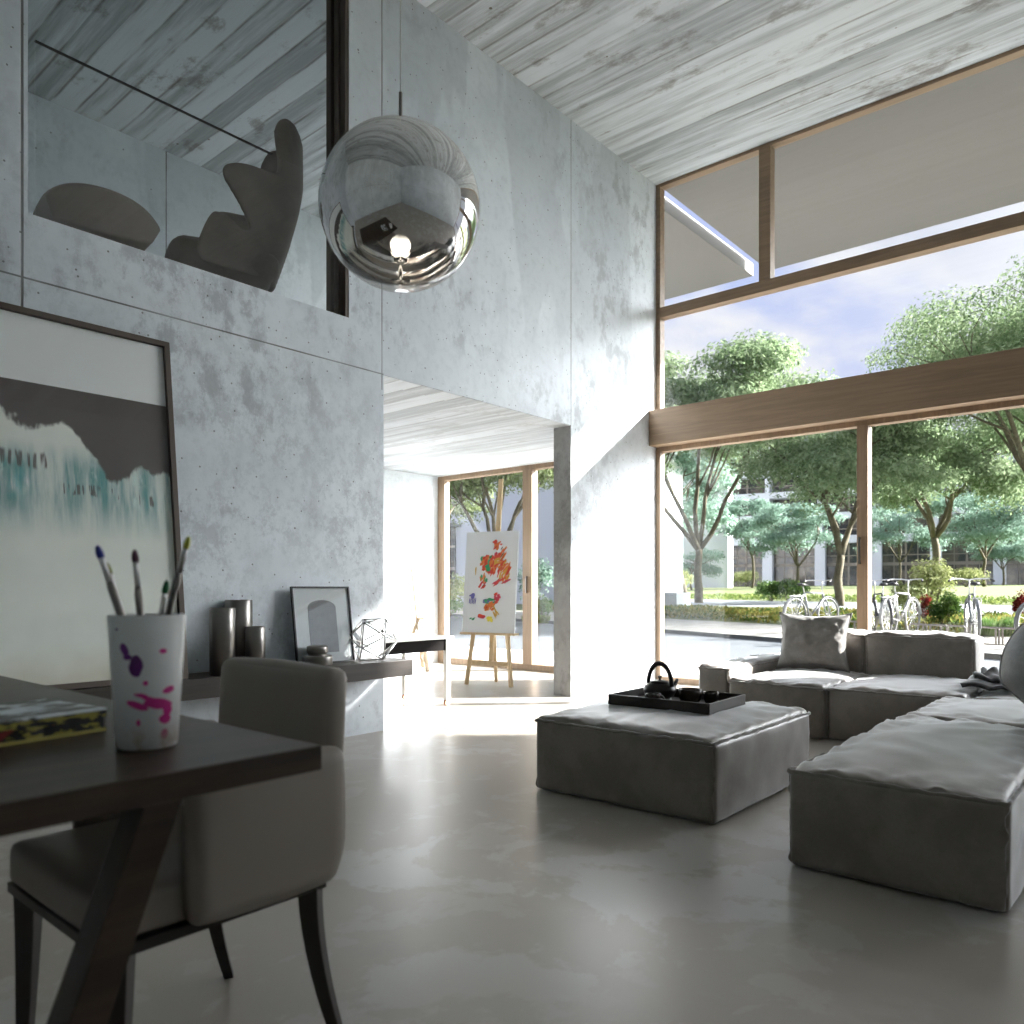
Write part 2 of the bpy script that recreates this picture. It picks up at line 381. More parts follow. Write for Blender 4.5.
# ---- big window wall
gx = QX0+.075
def frame_rect(mb, y0, y1, z0, z1, w=.055, x0=QX0+.02, x1=QX1, wb=None, wt=None):
    wb = wb or w; wt = wt or w
    mb.box(x0, x1, y0, y0+w, z0, z1); mb.box(x0, x1, y1-w, y1, z0, z1)
    mb.box(x0, x1, y0+w, y1-w, z0, z0+wb); mb.box(x0, x1, y0+w, y1-w, z1-wt, z1)
BZ0, BZ1 = 2.512, 2.885
def window(name, y0, y1, z0, z1, muls=(), hbar=None, w=.05, sash=None):
    mb = MB(); frame_rect(mb, y0, y1, z0, z1, w)
    for (m0, m1) in muls: mb.box(QX0+.005, QX1, m0, m1, z0+w, z1-w)
    if hbar:
        mb.box(QX0+.005, QX1+.002, y0+w, y1-w, hbar[0], hbar[1])
    o = struct(name, mb, M['oakv'] if not hbar else M['oak'], bevel=.004)
    edges = [y0+w]+[v for m in muls for v in m]+[y1-w]
    zs = [z0+w, z1-w] if not hbar else [z0+w, hbar[0], hbar[1], z1-w]
    for i in range(0, len(edges), 2):
        for k in range(0, len(zs), 2):
            MB().box(gx, gx+.008, edges[i], edges[i+1], zs[k], zs[k+1]).build('window_pane', M['glass'], o)
    return o
# upper glazing: the transom sits at z 3.89-4.0; the lower light has no mullion
mb = MB(); frame_rect(mb, RT, PY0, BZ1, CZ, .05, wt=.035, wb=.01)
mb.box(QX0+.005, QX1+.002, RT+.05, PY0-.05, 3.89, 4.0)
mb.box(QX0+.005, QX1+.002, 3.0, 3.115, 4.0, CZ-.035)
up = struct('window_1', mb, M['oak'], bevel=.004)
for (a, b, c, d) in ((RT+.05, PY0-.05, BZ1+.01, 3.89), (RT+.05, 3.0, 4.0, CZ-.035), (3.115, PY0-.05, 4.0, CZ-.035)):
    MB().box(gx, gx+.008, a, b, c, d).build('window_pane', M['glass'], up)
struct('trim_3', MB().box(QX0-.13, QX1, RT, PY0-.001, BZ0, BZ1), M['oak'], bevel=.004)
# lower sliding doors
mb = MB(); frame_rect(mb, RT, PY0, .0, BZ0, .05, wb=.06, wt=.05)
mb.box(QX0+.0, QX1, 2.105, 2.20, .06, BZ0-.05); mb.box(QX0+.0, QX1, -.02, .08, .06, BZ0-.05)
lo = struct('window_2', mb, M['oakv'], bevel=.004)
for (a, b) in ((RT+.05, -.02), (.08, 2.105), (2.20, PY0-.05)): MB().box(gx, gx+.008, a, b, .06, BZ0-.05).build('window_pane', M['glass'], lo)
mb = MB(); mb.box(QX0-.03, QX0-.012, 2.165, 2.18, 1.22, 1.46); mb.box(QX0-.012, QX0, 2.165, 2.18, 1.22, 1.24); mb.box(QX0-.012, QX0, 2.165, 2.18, 1.44, 1.46)
mb.build('door_handle', M['steel'], lo)
# studio window
mb = MB(); frame_rect(mb, PY1, YB, 0, ZH, .13, wb=.075, wt=.06)
mb.box(QX0, QX1, 5.965, 6.11, .075, ZH-.06)
st = struct('window_3', mb, M['oakv'], bevel=.004)
for (a, b) in ((PY1+.13, 5.965), (6.11, YB-.13)): MB().box(gx, gx+.008, a, b, .075, ZH-.06).build('window_pane', M['glass'], st)
mb = MB(); mb.box(QX0-.03, QX0-.012, 6.03, 6.045, .95, 1.15); mb.box(QX0-.012, QX0, 6.03, 6.045, .95, .97); mb.box(QX0-.012, QX0, 6.03, 6.045, 1.13, 1.15)
mb.build('door_handle', M['steel'], st)
window('window_4', PY1, YB, ZL, CZ, muls=((6.0, 6.08),))
# slab edge of the loft on the facade side
struct('trim_4', MB().box(QX0, QX1+.06, PY1, YB, ZH, ZL), M['stoneext'])
# outside roof slabs
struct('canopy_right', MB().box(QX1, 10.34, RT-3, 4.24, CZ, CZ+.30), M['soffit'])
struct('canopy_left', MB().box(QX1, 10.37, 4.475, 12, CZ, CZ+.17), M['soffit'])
# ================================================================ OUTSIDE
def snorm(p): return p[0]*.925-p[1]*.38
ES = Vector((.38, .925, 0)); NS = Vector((.925, -.38, 0))
ZP = [(-50, 0.0), (11.25, 0.0), (11.33, .06), (13.7, .17), (16.0, .26), (21, .38), (26, .46), (28, .55), (45, 1.0), (110, 1.66), (400, 1.7)]
def gz(s):
    for (a, za), (b, zb) in zip(ZP, ZP[1:]):
        if s <= b: return za+(zb-za)*(s-a)/(b-a)
    return 1.7
def hit(x, y):
    r = ray(x, y); t = 5.0
    while t < 400:
        p = r*t
        if 1+p.z <= gz(snorm(p)): break
        t += .05
    p = r*t; return Vector((p.x, p.y, gz(snorm(p))))
def gat(x, D):         # ground point straight under a picture column at depth D
    p = ray(x, HZ)*D; return Vector((p.x, p.y, gz(snorm(p))))
def gs(px, s):        # ground point in picture column px on the strip line s
    r = ray(px, HZ); D = s/snorm(r); return Vector((r.x*D, r.y*D, gz(s)))
def strip(s0, s1, l0, l1, mb, step=4, dz=0.0):
    ss = sorted(set([s0, s1]+[a for a, _ in ZP if s0 < a < s1]))
    k = len(mb.v); ls = [l0, l1]
    for s in ss:
        for l in ls:
            p = NS*s+ES*l; mb.v.append((p.x, p.y, gz(s)+dz))
    for i in range(len(ss)-1):
        a = k+i*2; mb.f.append((a, a+1, a+3, a+2)); mb.mi.append(0)
    return mb
def ground_mat(name, c0, c1, scale, c2=None, scale2=40, rough=.9, b=.2):
    c0, c1 = ex(c0), ex(c1); c2 = ex(c2) if c2 else None
    t = NT(name); n = t.noise(scale, 5, .65); n2 = t.noise(scale2, 4, .6)
    col = t.mix(t.ramp(n, .35, .65), c0, c1)
    if c2: col = t.mix(t.ramp(n2, .5, .62, 0, .6), col, c2)
    return t.pbr(col, rough, normal=t.bump(n2, b, .02))
G = {}
G['pave'] = ground_mat('pale_paving', (1.34, 1.32, 1.28), (1.50, 1.48, 1.44), .8)
G['road'] = ground_mat('grey_asphalt', (.155, .182, .205), (.19, .22, .245), .5, (.13, .15, .165), 60)
G['kerb'] = plain('kerb_stone', ex((.17, .19, .19)), .8)
G['gravel'] = ground_mat('pale_gravel', (.52, .51, .47), (.64, .63, .59), 3, (.5, .48, .42), 26, b=.8)
G['path'] = ground_mat('pale_path', (.32, .36, .39), (.38, .41, .44), .5)
G['soil'] = ground_mat('planted_ground', (.14, .19, .06), (.24, .29, .10), 1.2, (.09, .08, .04), 8)
G['lawn'] = ground_mat('lawn_green', (.15, .205, .05), (.25, .30, .085), .35, (.15, .22, .05), 14)
terr = MB(); terr.add([(QX1, -25, -.01), (10.2, -25, -.01), (9.7, 22, -.01), (QX1, 22, -.01)], [(0, 1, 2, 3)])
terr.add([(QX1, -25, -.2), (10.2, -25, -.2), (9.7, 22, -.2), (QX1, 22, -.2)], [(3, 2, 1, 0)])
struct('terrace', terr, G['pave'], recalc=False)
mb = MB(); strip(-20, 11.25, -80, 90, mb, dz=-.02); struct('road', mb, G['road'])
mb = MB()
for (s0, s1) in ((11.27, 11.34),):
    pts = [NS*s0+ES*-80, NS*s1+ES*-80, NS*s1+ES*90, NS*s0+ES*90]
    mb.add([(p.x, p.y, -.02) for p in pts]+[(p.x, p.y, .065) for p in pts], [(0, 1, 2, 3), (4, 7, 6, 5), (0, 4, 5, 1), (1, 5, 6, 2), (2, 6, 7, 3), (3, 7, 4, 0)])
struct('kerb', mb, G['kerb'])
mb = MB(); strip(11.33, 13.7, -80, 90, mb); struct('gravel_bed', mb, G['gravel'])
mb = MB(); strip(13.7, 20.2, -80, 90, mb); struct('planting_bed', mb, G['soil'])
mb = MB(); strip(20.2, 26, -80, 90, mb); struct('path', mb, G['path'])
mb = MB(); strip(26, 400, -200, 330, mb); struct('lawn', mb, G['lawn'])
gw = MB().box(10.45, 10.75, -16, -3.3, -.3, 6.2).build('sun_block_wall', plain('sun_block_render', (.70, .71, .72), .8), None); gw['kind'] = 'structure'  # unseen wall added to keep the sun off the right part of the room
# ---- apartment building
e = Vector((-.208, .978, 0)).normalized(); F0 = ray(876, HZ)*100; F0.z = 0
nrm = Vector((-e.y, e.x, 0));
if nrm.dot(F0) > 0: nrm = -nrm     # towards the camera
MBld = Matrix(((e.x, -nrm.x, 0, F0.x), (e.y, -nrm.y, 0, F0.y), (0, 0, 1, 0), (0, 0, 0, 1)))   # local: x along facade (to the left), y into the building
bw = plain('building_white_render', tuple(q*1.02 for q in (.74, .76, .82)), .8, var=.03, scale=.2)
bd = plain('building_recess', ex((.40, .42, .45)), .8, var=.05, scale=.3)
t_ = NT('building_window_glass'); n_ = t_.noise(.5, 4, .6)
bglass = t_.pbr(t_.mix(t_.ramp(n_, .42, .6), (.03, .032, .035), (.16, .13, .10)), .12)
bmul = plain('building_mullion', ex((.58, .50, .42)), .6)
bb = thing('apartment_building', 'large white apartment block with deep columns, slabs and recessed dark windows', 'building', tuple(F0))
bb.matrix_world = MBld
zb = 1.3; SP = 6.75
bays = range(-9, 4)
def ccol(k): return k*SP
levels = [(zb, 7.0), (8.0, 10.25), (11.05, 13.3), (14.1, 16.35), (17.15, 19.4)]
mb = MB()
for (a, b) in ((7.0, 8.0), (10.25, 11.05), (13.3, 14.1), (16.35, 17.15), (19.4, 20.6)):
    mb.box(ccol(-9)-.7, ccol(2)+6.2, 0, 14, a, b)
mb.build('slab', bw, bb)
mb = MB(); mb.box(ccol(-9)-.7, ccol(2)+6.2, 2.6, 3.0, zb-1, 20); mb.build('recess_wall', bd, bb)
for k in range(-9, 3):
    c = ccol(k); mb = MB(); mb.box(c-.65, c+.65, -.02, 2.6, zb-1, 7.0)
    for (a, b) in levels[1:]: mb.box(c-.3, c+.3, -.0, 2.6, a, b)
    mb.build('column', bw, bb)
mb = MB(); mb.box(ccol(2)+5.6, ccol(2)+6.2, 0, 14, zb-1, 20.6); mb.build('end_wall', bw, bb)
for k in range(-9, 3):
    x0 = ccol(k)+.65; x1 = (ccol(k+1)-.65) if k < 2 else ccol(2)+5.6
    for li, (a, b) in enumerate(levels):
        mb = MB(); mb.box(x0, x1, 2.3 if li else 1.6, 2.35 if li else 1.65, a, b)
        wn = mb.build('window', bglass, bb)
        y = 2.22 if li else 1.5
        m2 = MB(); mid = (x0+x1)/2
        m2.box(mid-.12, mid+.12, y, y+.1, a, b)
        if li == 0:
            m2.box(x0, x1, y, y+.1, a+2.7, a+3.1)
            m2.box(x0, x1, y, y+.1, a+4.0, a+4.12)
            for q in (.25, .75): m2.box(x0+(x1-x0)*q-.05, x0+(x1-x0)*q+.05, y, y+.1, a, b)
        else:
            m2.box(x0, x1, -.0 if li % 2 else y, .06 if li % 2 else y+.1, a+.75, a+.85)
        m2.build('window_mullion', bmul, wn)
# ---- white wing on the left, nearer
p0 = gat(728, 80); wing = thing('white_wing_building', 'plain white rendered building wing with few small windows behind the left trees', 'building', tuple(p0), 0)
wing.matrix_world = Matrix(((e.x, -nrm.x, 0, p0.x), (e.y, -nrm.y, 0, p0.y), (0, 0, 1, 0), (0, 0, 0, 1)))
mb = MB(); mb.box(0, 60, 0, 2.2, 0, 13.2)
mb.build('wall', bw, wing)
for (xa, xb, za, zb2) in ((5.9, 10.3, .9, 4.6), (6.0, 8.2, 6.2, 8.0), (14, 18, 6.2, 8)):
    q = MB(); q.box(xa, xb, -.08, .02, za, zb2); wf = q.build('window', bglass, wing)
    q = MB(); q.box((xa+xb)/2-.06, (xa+xb)/2+.06, -.14, -.08, za, zb2); q.box(xa, xb, -.14, -.08, (za+zb2)/2-.06, (za+zb2)/2+.06); q.build('window_mullion', bmul, wf)
q = MB(); q.box(5.5, 14.5, -2.6, 0, 4.7, 4.9); q.build('porch_roof', bd, wing)
p1 = gat(456, 38); kio = thing('white_side_building', 'white rendered house wall with dark window slot seen through studio window', 'building', tuple(p1))
kio.matrix_world = Matrix(((e.x, -nrm.x, 0, p1.x), (e.y, -nrm.y, 0, p1.y), (0, 0, 1, 0), (0, 0, 0, 1)))
mb = MB(); mb.box(-9.5, 16, 0, 6, -.5, 7.6); mb.build('wall', bw, kio)
q = MB(); q.box(0.0, 2.2, -.10, .02, .2, 4.0); wf = q.build('window', bglass, kio)
q = MB(); q.box(0, 2.2, -.16, -.10, 1.9, 2.05); q.box(0, 2.2, -.16, -.10, 3.0, 3.1); q.box(.9, 1.0, -.16, -.1, .2, 4.0); q.build('window_mullion', bmul, wf)
q = MB(); q.box(-.3, 2.5, -.7, 0, 4.0, 4.15); q.build('window_hood', bd, kio)
# ---- foliage
L = {}
L['tree'] = leaf_mat('tree_leaves', (.27, .40, .20), (.56, .69, .43), .38)
L['tree2'] = leaf_mat('tree_leaves_blue_green', (.32, .52, .40), (.58, .78, .66), .5)  # paler leaves; haze over the far trees is put into this colour
L['tree3'] = leaf_mat('tree_leaves_olive', (.24, .32, .12), (.52, .62, .34), .5)
L['yellow'] = leaf_mat('shrub_yellow_green', (.36, .44, .14), (.66, .70, .36), .35, 3)
L['dark'] = leaf_mat('shrub_dark_green', (.03, .08, .02), (.14, .24, .05), .25, 4)
L['red'] = leaf_mat('shrub_red', (.16, .015, .015), (.32, .05, .04), .25, 4)
L['grass'] = leaf_mat('grass_blades', (.14, .24, .06), (.42, .50, .16), .35, 1.5)
L['mixed'] = leaf_mat('bed_perennials', (.13, .24, .06), (.50, .44, .13), .35, 1.3)
L['fresh'] = leaf_mat('shrub_fresh_green', (.16, .34, .08), (.45, .62, .26), .35, 3)
bark = ground_mat('tree_bark', (.15, .125, .07), (.24, .205, .125), 2.5, (.09, .08, .05), 12)
def leaves(centers, n, size, rng, flat=1.0):
    """centers: list of (pos, rx, rz); returns vertex and face lists of small pointed leaves"""
    V = []; Fc = []
    tot = sum(c[1]**2 for c in centers)
    for (c, rx, rz) in centers:
        k = max(4, int(n*rx*rx/tot))
        for _ in range(k):
            while True:
                d = Vector((rng.gauss(0, 1), rng.gauss(0, 1), rng.gauss(0, 1)))
                if d.length > .01: break
            d.normalize()
            if d.z < -.2 and rng.random() < .7: d.z = -d.z*.5
            rr = rng.random()**.33
            rr *= 1+.22*noise.noise(Vector(c)*.7+d*2.3)
            p = Vector((c[0]+d.x*rx*rr, c[1]+d.y*rx*rr, c[2]+d.z*rz*rr))
            s = size*rng.uniform(.6, 1.3)
            a = (d+Vector((rng.uniform(-1, 1), rng.uniform(-1, 1), rng.uniform(-.2, 1)))*.8).normalized()
            u = a.orthogonal().normalized(); w = a.cross(u); th = rng.uniform(0, 2*PI)
            u, w = u*math.cos(th)+w*math.sin(th), w*math.cos(th)-u*math.sin(th)
            i = len(V); V += [tuple(p-u*s), tuple(p+w*s*.42), tuple(p+u*s), tuple(p-w*s*.42)]; Fc.append((i, i+1, i+2, i+3))
    return V, Fc
def limb(rng, p0, p1, bend, n=7):
    pts = []; off = Vector((rng.uniform(-1, 1), rng.uniform(-1, 1), rng.uniform(-.2, .3)))*bend
    wob = rng.uniform(0, 10)
    for i in range(n+1):
        t = i/n; q = p0.lerp(p1, t)+off*math.sin(PI*t)
        q = q+Vector((noise.noise(Vector((wob, t*3, 0))), noise.noise(Vector((wob, t*3, 5))), 0))*bend*.5*math.sin(PI*t)
        pts.append(q)
    return pts
def tree(loc, H, R, trunk_h, label, mat, seed, nleaf=14000, r0=.16, size=.13, lean=(0, 0), stems=4, crown=None, group='trees in the garden beyond the window', name='garden_tree', flat=.34, low=.55):
    """umbrella crowned, multi-stemmed tree. H total height, R crown radius, trunk_h height of the fork"""
    rng = random.Random(seed); r0 *= .72; nleaf = int(nleaf*1.5); size *= .78
    t = thing(name, label, 'tree', tuple(loc), 0, group)
    mb = MB(); fork = Vector((lean[0], lean[1], trunk_h))
    mb.tube(limb(rng, Vector((0, 0, -.15)), fork, r0*1.2), [r0*(1.35-.35*i/7) for i in range(8)], 9)
    ends = []
    for k in range(stems):
        a = 2*PI*(k+rng.uniform(-.25, .25))/stems; rr = R*rng.uniform(.30, .55)
        p1 = Vector((lean[0]*1.5+math.cos(a)*rr, lean[1]*1.5+math.sin(a)*rr, trunk_h+(H-trunk_h)*rng.uniform(.48, .66)))
        b1 = limb(rng, fork-Vector((0, 0, .1)), p1, R*.12)
        mb.tube(b1, [r0*(.78-.42*i/7) for i in range(8)], 7)
        for j in range(3):
            a2 = a+rng.uniform(-1.1, 1.1); r2 = R*rng.uniform(.55, .92)
            s0 = b1[rng.choice((3, 4, 5, 6))]
            p2 = Vector((lean[0]*1.5+math.cos(a2)*r2, lean[1]*1.5+math.sin(a2)*r2, trunk_h+(H-trunk_h)*rng.uniform(.60, .78)))
            b2 = limb(rng, s0, p2, R*.10, 5); mb.tube(b2, [r0*(.36-.26*i/5) for i in range(6)], 5)
            ends.append(p2)
            for q in range(2):
                p3 = p2+Vector((rng.uniform(-1, 1)*R*.25, rng.uniform(-1, 1)*R*.25, rng.uniform(-.02, .04)*H)); s1 = b2[rng.choice((2, 3, 4))]
                mb.tube(limb(rng, s1, p3, R*.06, 4), [r0*(.16-.10*i/4) for i in range(5)], 4)
    mb.build('trunk', bark, t, smooth=True, recalc=False)
    cs = []
    for p in ends: cs.append((p+Vector((0, 0, H*.03)), R*rng.uniform(.26, .38), R*rng.uniform(.16, .24)))
    for _ in range(crown or 16):
        a = rng.uniform(0, 2*PI); q = math.sqrt(rng.random())*.78
        zt = H*(1-flat*.5)-(H-trunk_h)*flat*q*q*1.1
        cs.append((Vector((lean[0]*1.5+math.cos(a)*q*R, lean[1]*1.5+math.sin(a)*q*R, zt-rng.uniform(0, .10)*H)), R*rng.uniform(.24, .36), R*rng.uniform(.15, .22)))
    V, Fc = leaves(cs, nleaf, size, rng)
    mb = MB(); mb.v = V; mb.f = Fc; mb.mi = [0]*len(Fc)
    mb.build('crown', mat, t, recalc=False)
    return t
def shrub(loc, r, h, label, mat, seed, n=1500, size=.05, cat='shrub', name='garden_shrub', group=None, cl=7):
    rng = random.Random(seed); t = thing(name, label, cat, tuple(loc), 0, group)
    cs = [(Vector((0, 0, h*.5)), r*.85, h*.5)]
    for _ in range(cl):
        a = rng.uniform(0, 2*PI); q = rng.uniform(.2, .6)*r; cs.append((Vector((math.cos(a)*q, math.sin(a)*q, h*rng.uniform(.35, .8))), r*.42, h*.25))
    V, Fc = leaves(cs, n, size, rng); V = [(x, y, max(z, .01)) for x, y, z in V]
    mb = MB(); mb.v = V; mb.f = Fc; mb.mi = [0]*len(Fc); mb.build('foliage', mat, t, recalc=False)
    mb = MB()
    for _ in range(6):
        a = rng.uniform(0, 2*PI); mb.tube([(0, 0, -.03), (math.cos(a)*r*.25, math.sin(a)*r*.25, h*.35), (math.cos(a)*r*.5, math.sin(a)*r*.5, h*.7)], [.02*h+.006, .012, .006], 5)
    mb.build('stem', bark, t, recalc=False)
    return t
def tuft(loc, r, h, label, mat, seed, n=500, cat='grass tuft', name='grass_tuft', wd=.012):
    rng = random.Random(seed); mb = MB()
    for _ in range(n):
        a = rng.uniform(0, 2*PI); q = math.sqrt(rng.random())*r*.7; b = rng.uniform(0, 2*PI); s = rng.uniform(.2, .6)*h; hh = h*rng.uniform(.6, 1.1)
        x, y = math.cos(a)*q, math.sin(a)*q; dx, dy = math.cos(a+b*.2), math.sin(a+b*.2); px, py = -dy*wd, dx*wd
        mb.add([(x-px, y-py, 0), (x+px, y+py, 0), (x+dx*s*.4+px*.7, y+dy*s*.4+py*.7, hh*.65), (x+dx*s*.4-px*.7, y+dy*s*.4-py*.7, hh*.65), (x+dx*s, y+dy*s, hh)], [(0, 1, 2, 3), (3, 2, 4)])
    o = mb.build(name, mat, None, recalc=False, loc=tuple(loc)); return tag(o, label, cat)
def band(s0, s1, l0, l1, n, h, mat, name, label, seed, size=.05, cat='plants'):
    rng = random.Random(seed); V = []; Fc = []
    for _ in range(n):
        s = rng.uniform(s0, s1); l = rng.uniform(l0, l1); p = NS*s+ES*l
        hh = h*(.6+.6*(.5+.5*noise.noise(Vector((p.x*.5, p.y*.5, 0)))))
        z = gz(s)+rng.random()**.6*hh
        d = Vector((rng.uniform(-1, 1), rng.uniform(-1, 1), rng.uniform(.2, 1.6))).normalized()
        u = d; w = d.orthogonal().normalized(); w = (w*math.cos(rng.uniform(0, 6))+d.cross(w)*math.sin(rng.uniform(0, 6))).normalized(); sz = size*rng.uniform(.6, 1.4); c = Vector((p.x, p.y, z))
        i = len(V); V += [tuple(c-u*sz), tuple(c+w*sz*.4), tuple(c+u*sz), tuple(c-w*sz*.4)]; Fc.append((i, i+1, i+2, i+3))
    mb = MB(); mb.v = V; mb.f = Fc; mb.mi = [0]*len(Fc)
    o = mb.build(name, mat, None, recalc=False); return tag(o, label, cat, kind='stuff')
band(13.8, 15.6, -14, 24, 26000, .30, L['mixed'], 'bedding_plants', 'low yellow-green bedding plants in a strip behind the pale gravel', 5, .06)
band(26.0, 28.5, -22, 50, 14000, .20, L['grass'], 'lawn_edge_grass', 'taller grass along the near edge of the sloping lawn', 6, .07)
# trees: (px column, depth, height, crown radius, fork height ...)
tree(gat(699, 33), 11.9, 4.6, 2.3, 'tall tree left in the big window, its trunk splitting into spreading stems', L['tree'], 11, 30000, .20, .13, stems=5, crown=26, flat=.36)
tree(gat(687, 40), 9.6, 3.4, 3.6, 'thin tree just left behind the tall multi-stemmed tree', L['tree2'], 12, 12000, .15, .14, lean=(-.6, .5))
tree(gat(667, 47), 8.6, 4.4, 2.6, 'blue-green tree at left edge of the big window behind the tall one', L['tree2'], 13, 16000, .15, .15, flat=.55)
tree(gat(841, 27), 7.6, 3.9, 1.75, 'tree with forked trunk seen just left of the sliding door post', L['tree'], 21, 30000, .17, .105, stems=4, crown=26, flat=.42)
tree(gat(934, 34), 8.0, 4.0, 2.6, 'tree with upright forked trunk behind the white bicycles', L['tree'], 31, 26000, .20, .12, stems=5, crown=22, flat=.42)
tree(gat(1056, 22), 10.0, 4.5, 2.7, 'large tree at right edge whose crown shows in the upper window', L['tree'], 43, 62000, .17, .078, stems=5, crown=38, flat=.38)
tree(gat(798, 62), 7.0, 3.8, 1.8, 'small pale-green tree in front of the white building, left of the forked tree', L['tree2'], 51, 12000, .14, .15, stems=5, flat=.5)
tree(gat(752, 70), 8.4, 3.6, 3.0, 'pale-green tree right beside the plain white building wing', L['tree2'], 52, 10000, .14, .16, stems=4, flat=.5)
tree(gat(985, 60), 8.2, 4.6, 2.2, 'pale-green bushy tree before the building at the right', L['tree2'], 53, 16000, .16, .15, stems=5, flat=.55)
tree(gat(1003, 75), 4.4, 3.0, 1.6, 'low dark-green tree near the building entrance at far right', L['tree2'], 54, 8000, .12, .15)
tree(gat(692, 62), 3.0, 2.6, 1.5, 'small round-topped tree standing before the plain white wing', L['tree2'], 55, 7000, .10, .12, flat=.6)
tree(gat(900, 75), 8.8, 4.0, 2.4, 'hazy tree far back between the sliding door post and the building', L['tree2'], 56, 9000, .14, .16, flat=.5)
tree(gat(500, 18), 5.4, 2.7, 1.9, 'low spreading tree behind the easel outside the studio window', L['tree3'], 61, 22000, .10, .075, stems=6, crown=22, flat=.35)
tree(gat(585, 22), 6.4, 2.6, 2.4, 'small tree mostly hidden behind the concrete pier', L['tree'], 62, 12000, .10, .08, stems=4)
tree(gat(420, 26), 6.0, 3.0, 2.2, 'leafy tree at left edge of the studio window', L['tree3'], 63, 12000, .12, .09, stems=4)
# shrubs
shrub(hit(746, 587), 1.9, 1.9, 'rounded shrub with cream blossom before the building', L['yellow'], 71, 2600, .11)
shrub(gat(789, 30), .95, .95, 'dark green rounded shrub behind the leftmost bicycle', L['dark'], 72, 2600, .06)
shrub(gat(772, 34), .85, .9, 'pale green shrub left of the dark rounded shrub', L['fresh'], 73, 1600, .07)
shrub(gat(666, 45), 1.0, 1.0, 'clipped green shrub low at the left end of the lawn', L['dark'], 74, 1600, .09)
shrub(gat(677, 48), 1.2, 1.6, 'white flowering shrub beside the clipped green one', L['yellow'], 75, 1600, .09)
shrub(gs(946, 14.1), .36, .74, 'dense dark green ball shrub between the bicycles', L['dark'], 76, 3500, .028)
shrub(gs(924, 14.5), .20, .70, 'dark red leaved shrub left of the green ball shrub', L['red'], 77, 1500, .03)
shrub(gs(931, 16.5), .62, 1.45, 'tall airy yellow-green shrub behind the white bicycle', L['yellow'], 78, 2200, .045)
shrub(gs(905, 16), .45, .9, 'low yellow-green shrub behind the bicycle wheels', L['yellow'], 79, 1200, .04)
shrub(gat(966, 60), 2.0, 1.5, 'pale flowering shrub far behind the rightmost bicycle', L['yellow'], 80, 1500, .12)
shrub(gs(1022, 16), .22, .72, 'tall red leaved shrub at the right edge of the window', L['red'], 81, 1500, .03)
shrub(gat(455, 30), .9, 1.5, 'bright yellow-green shrub at left edge of the studio window', L['yellow'], 82, 2000, .06)
shrub(gat(447, 24), .7, .8, 'low green shrub outside left corner of the studio window', L['fresh'], 83, 1200, .05)
shrub(gat(540, 24), .45, .75, 'round green bush outside by the concrete pier', L['fresh'], 84, 1500, .05)
shrub(gat(535, 30), .9, 2.1, 'blue-green shrub outside right of the easel', L['tree2'], 85, 1600, .08)
tuft(gs(995, 13.9), .42, .32, 'bright green grass tuft beside the rightmost bicycle', L['fresh'], 86, 900)
tuft(gs(850, 14.6), .5, .30, 'green grass clump at foot of the forked tree', L['grass'], 87, 700)
tuft(gs(536, 11.0), .55, .26, 'olive grass clump on the verge outside the studio', L['grass'], 88, 700)
mb = MB(); mb.box(-1.1, 1.1, -.5, .5, -.3, .62)
o = mb.build('planter_wall', plain('grey_cast_stone', (.40, .43, .45), .8), None, loc=tuple(gat(668, 25)), bevel=.01); o.rotation_euler = (0, 0, .3)
tag(o, 'low grey concrete block at the left end of the planted strip', 'planter')
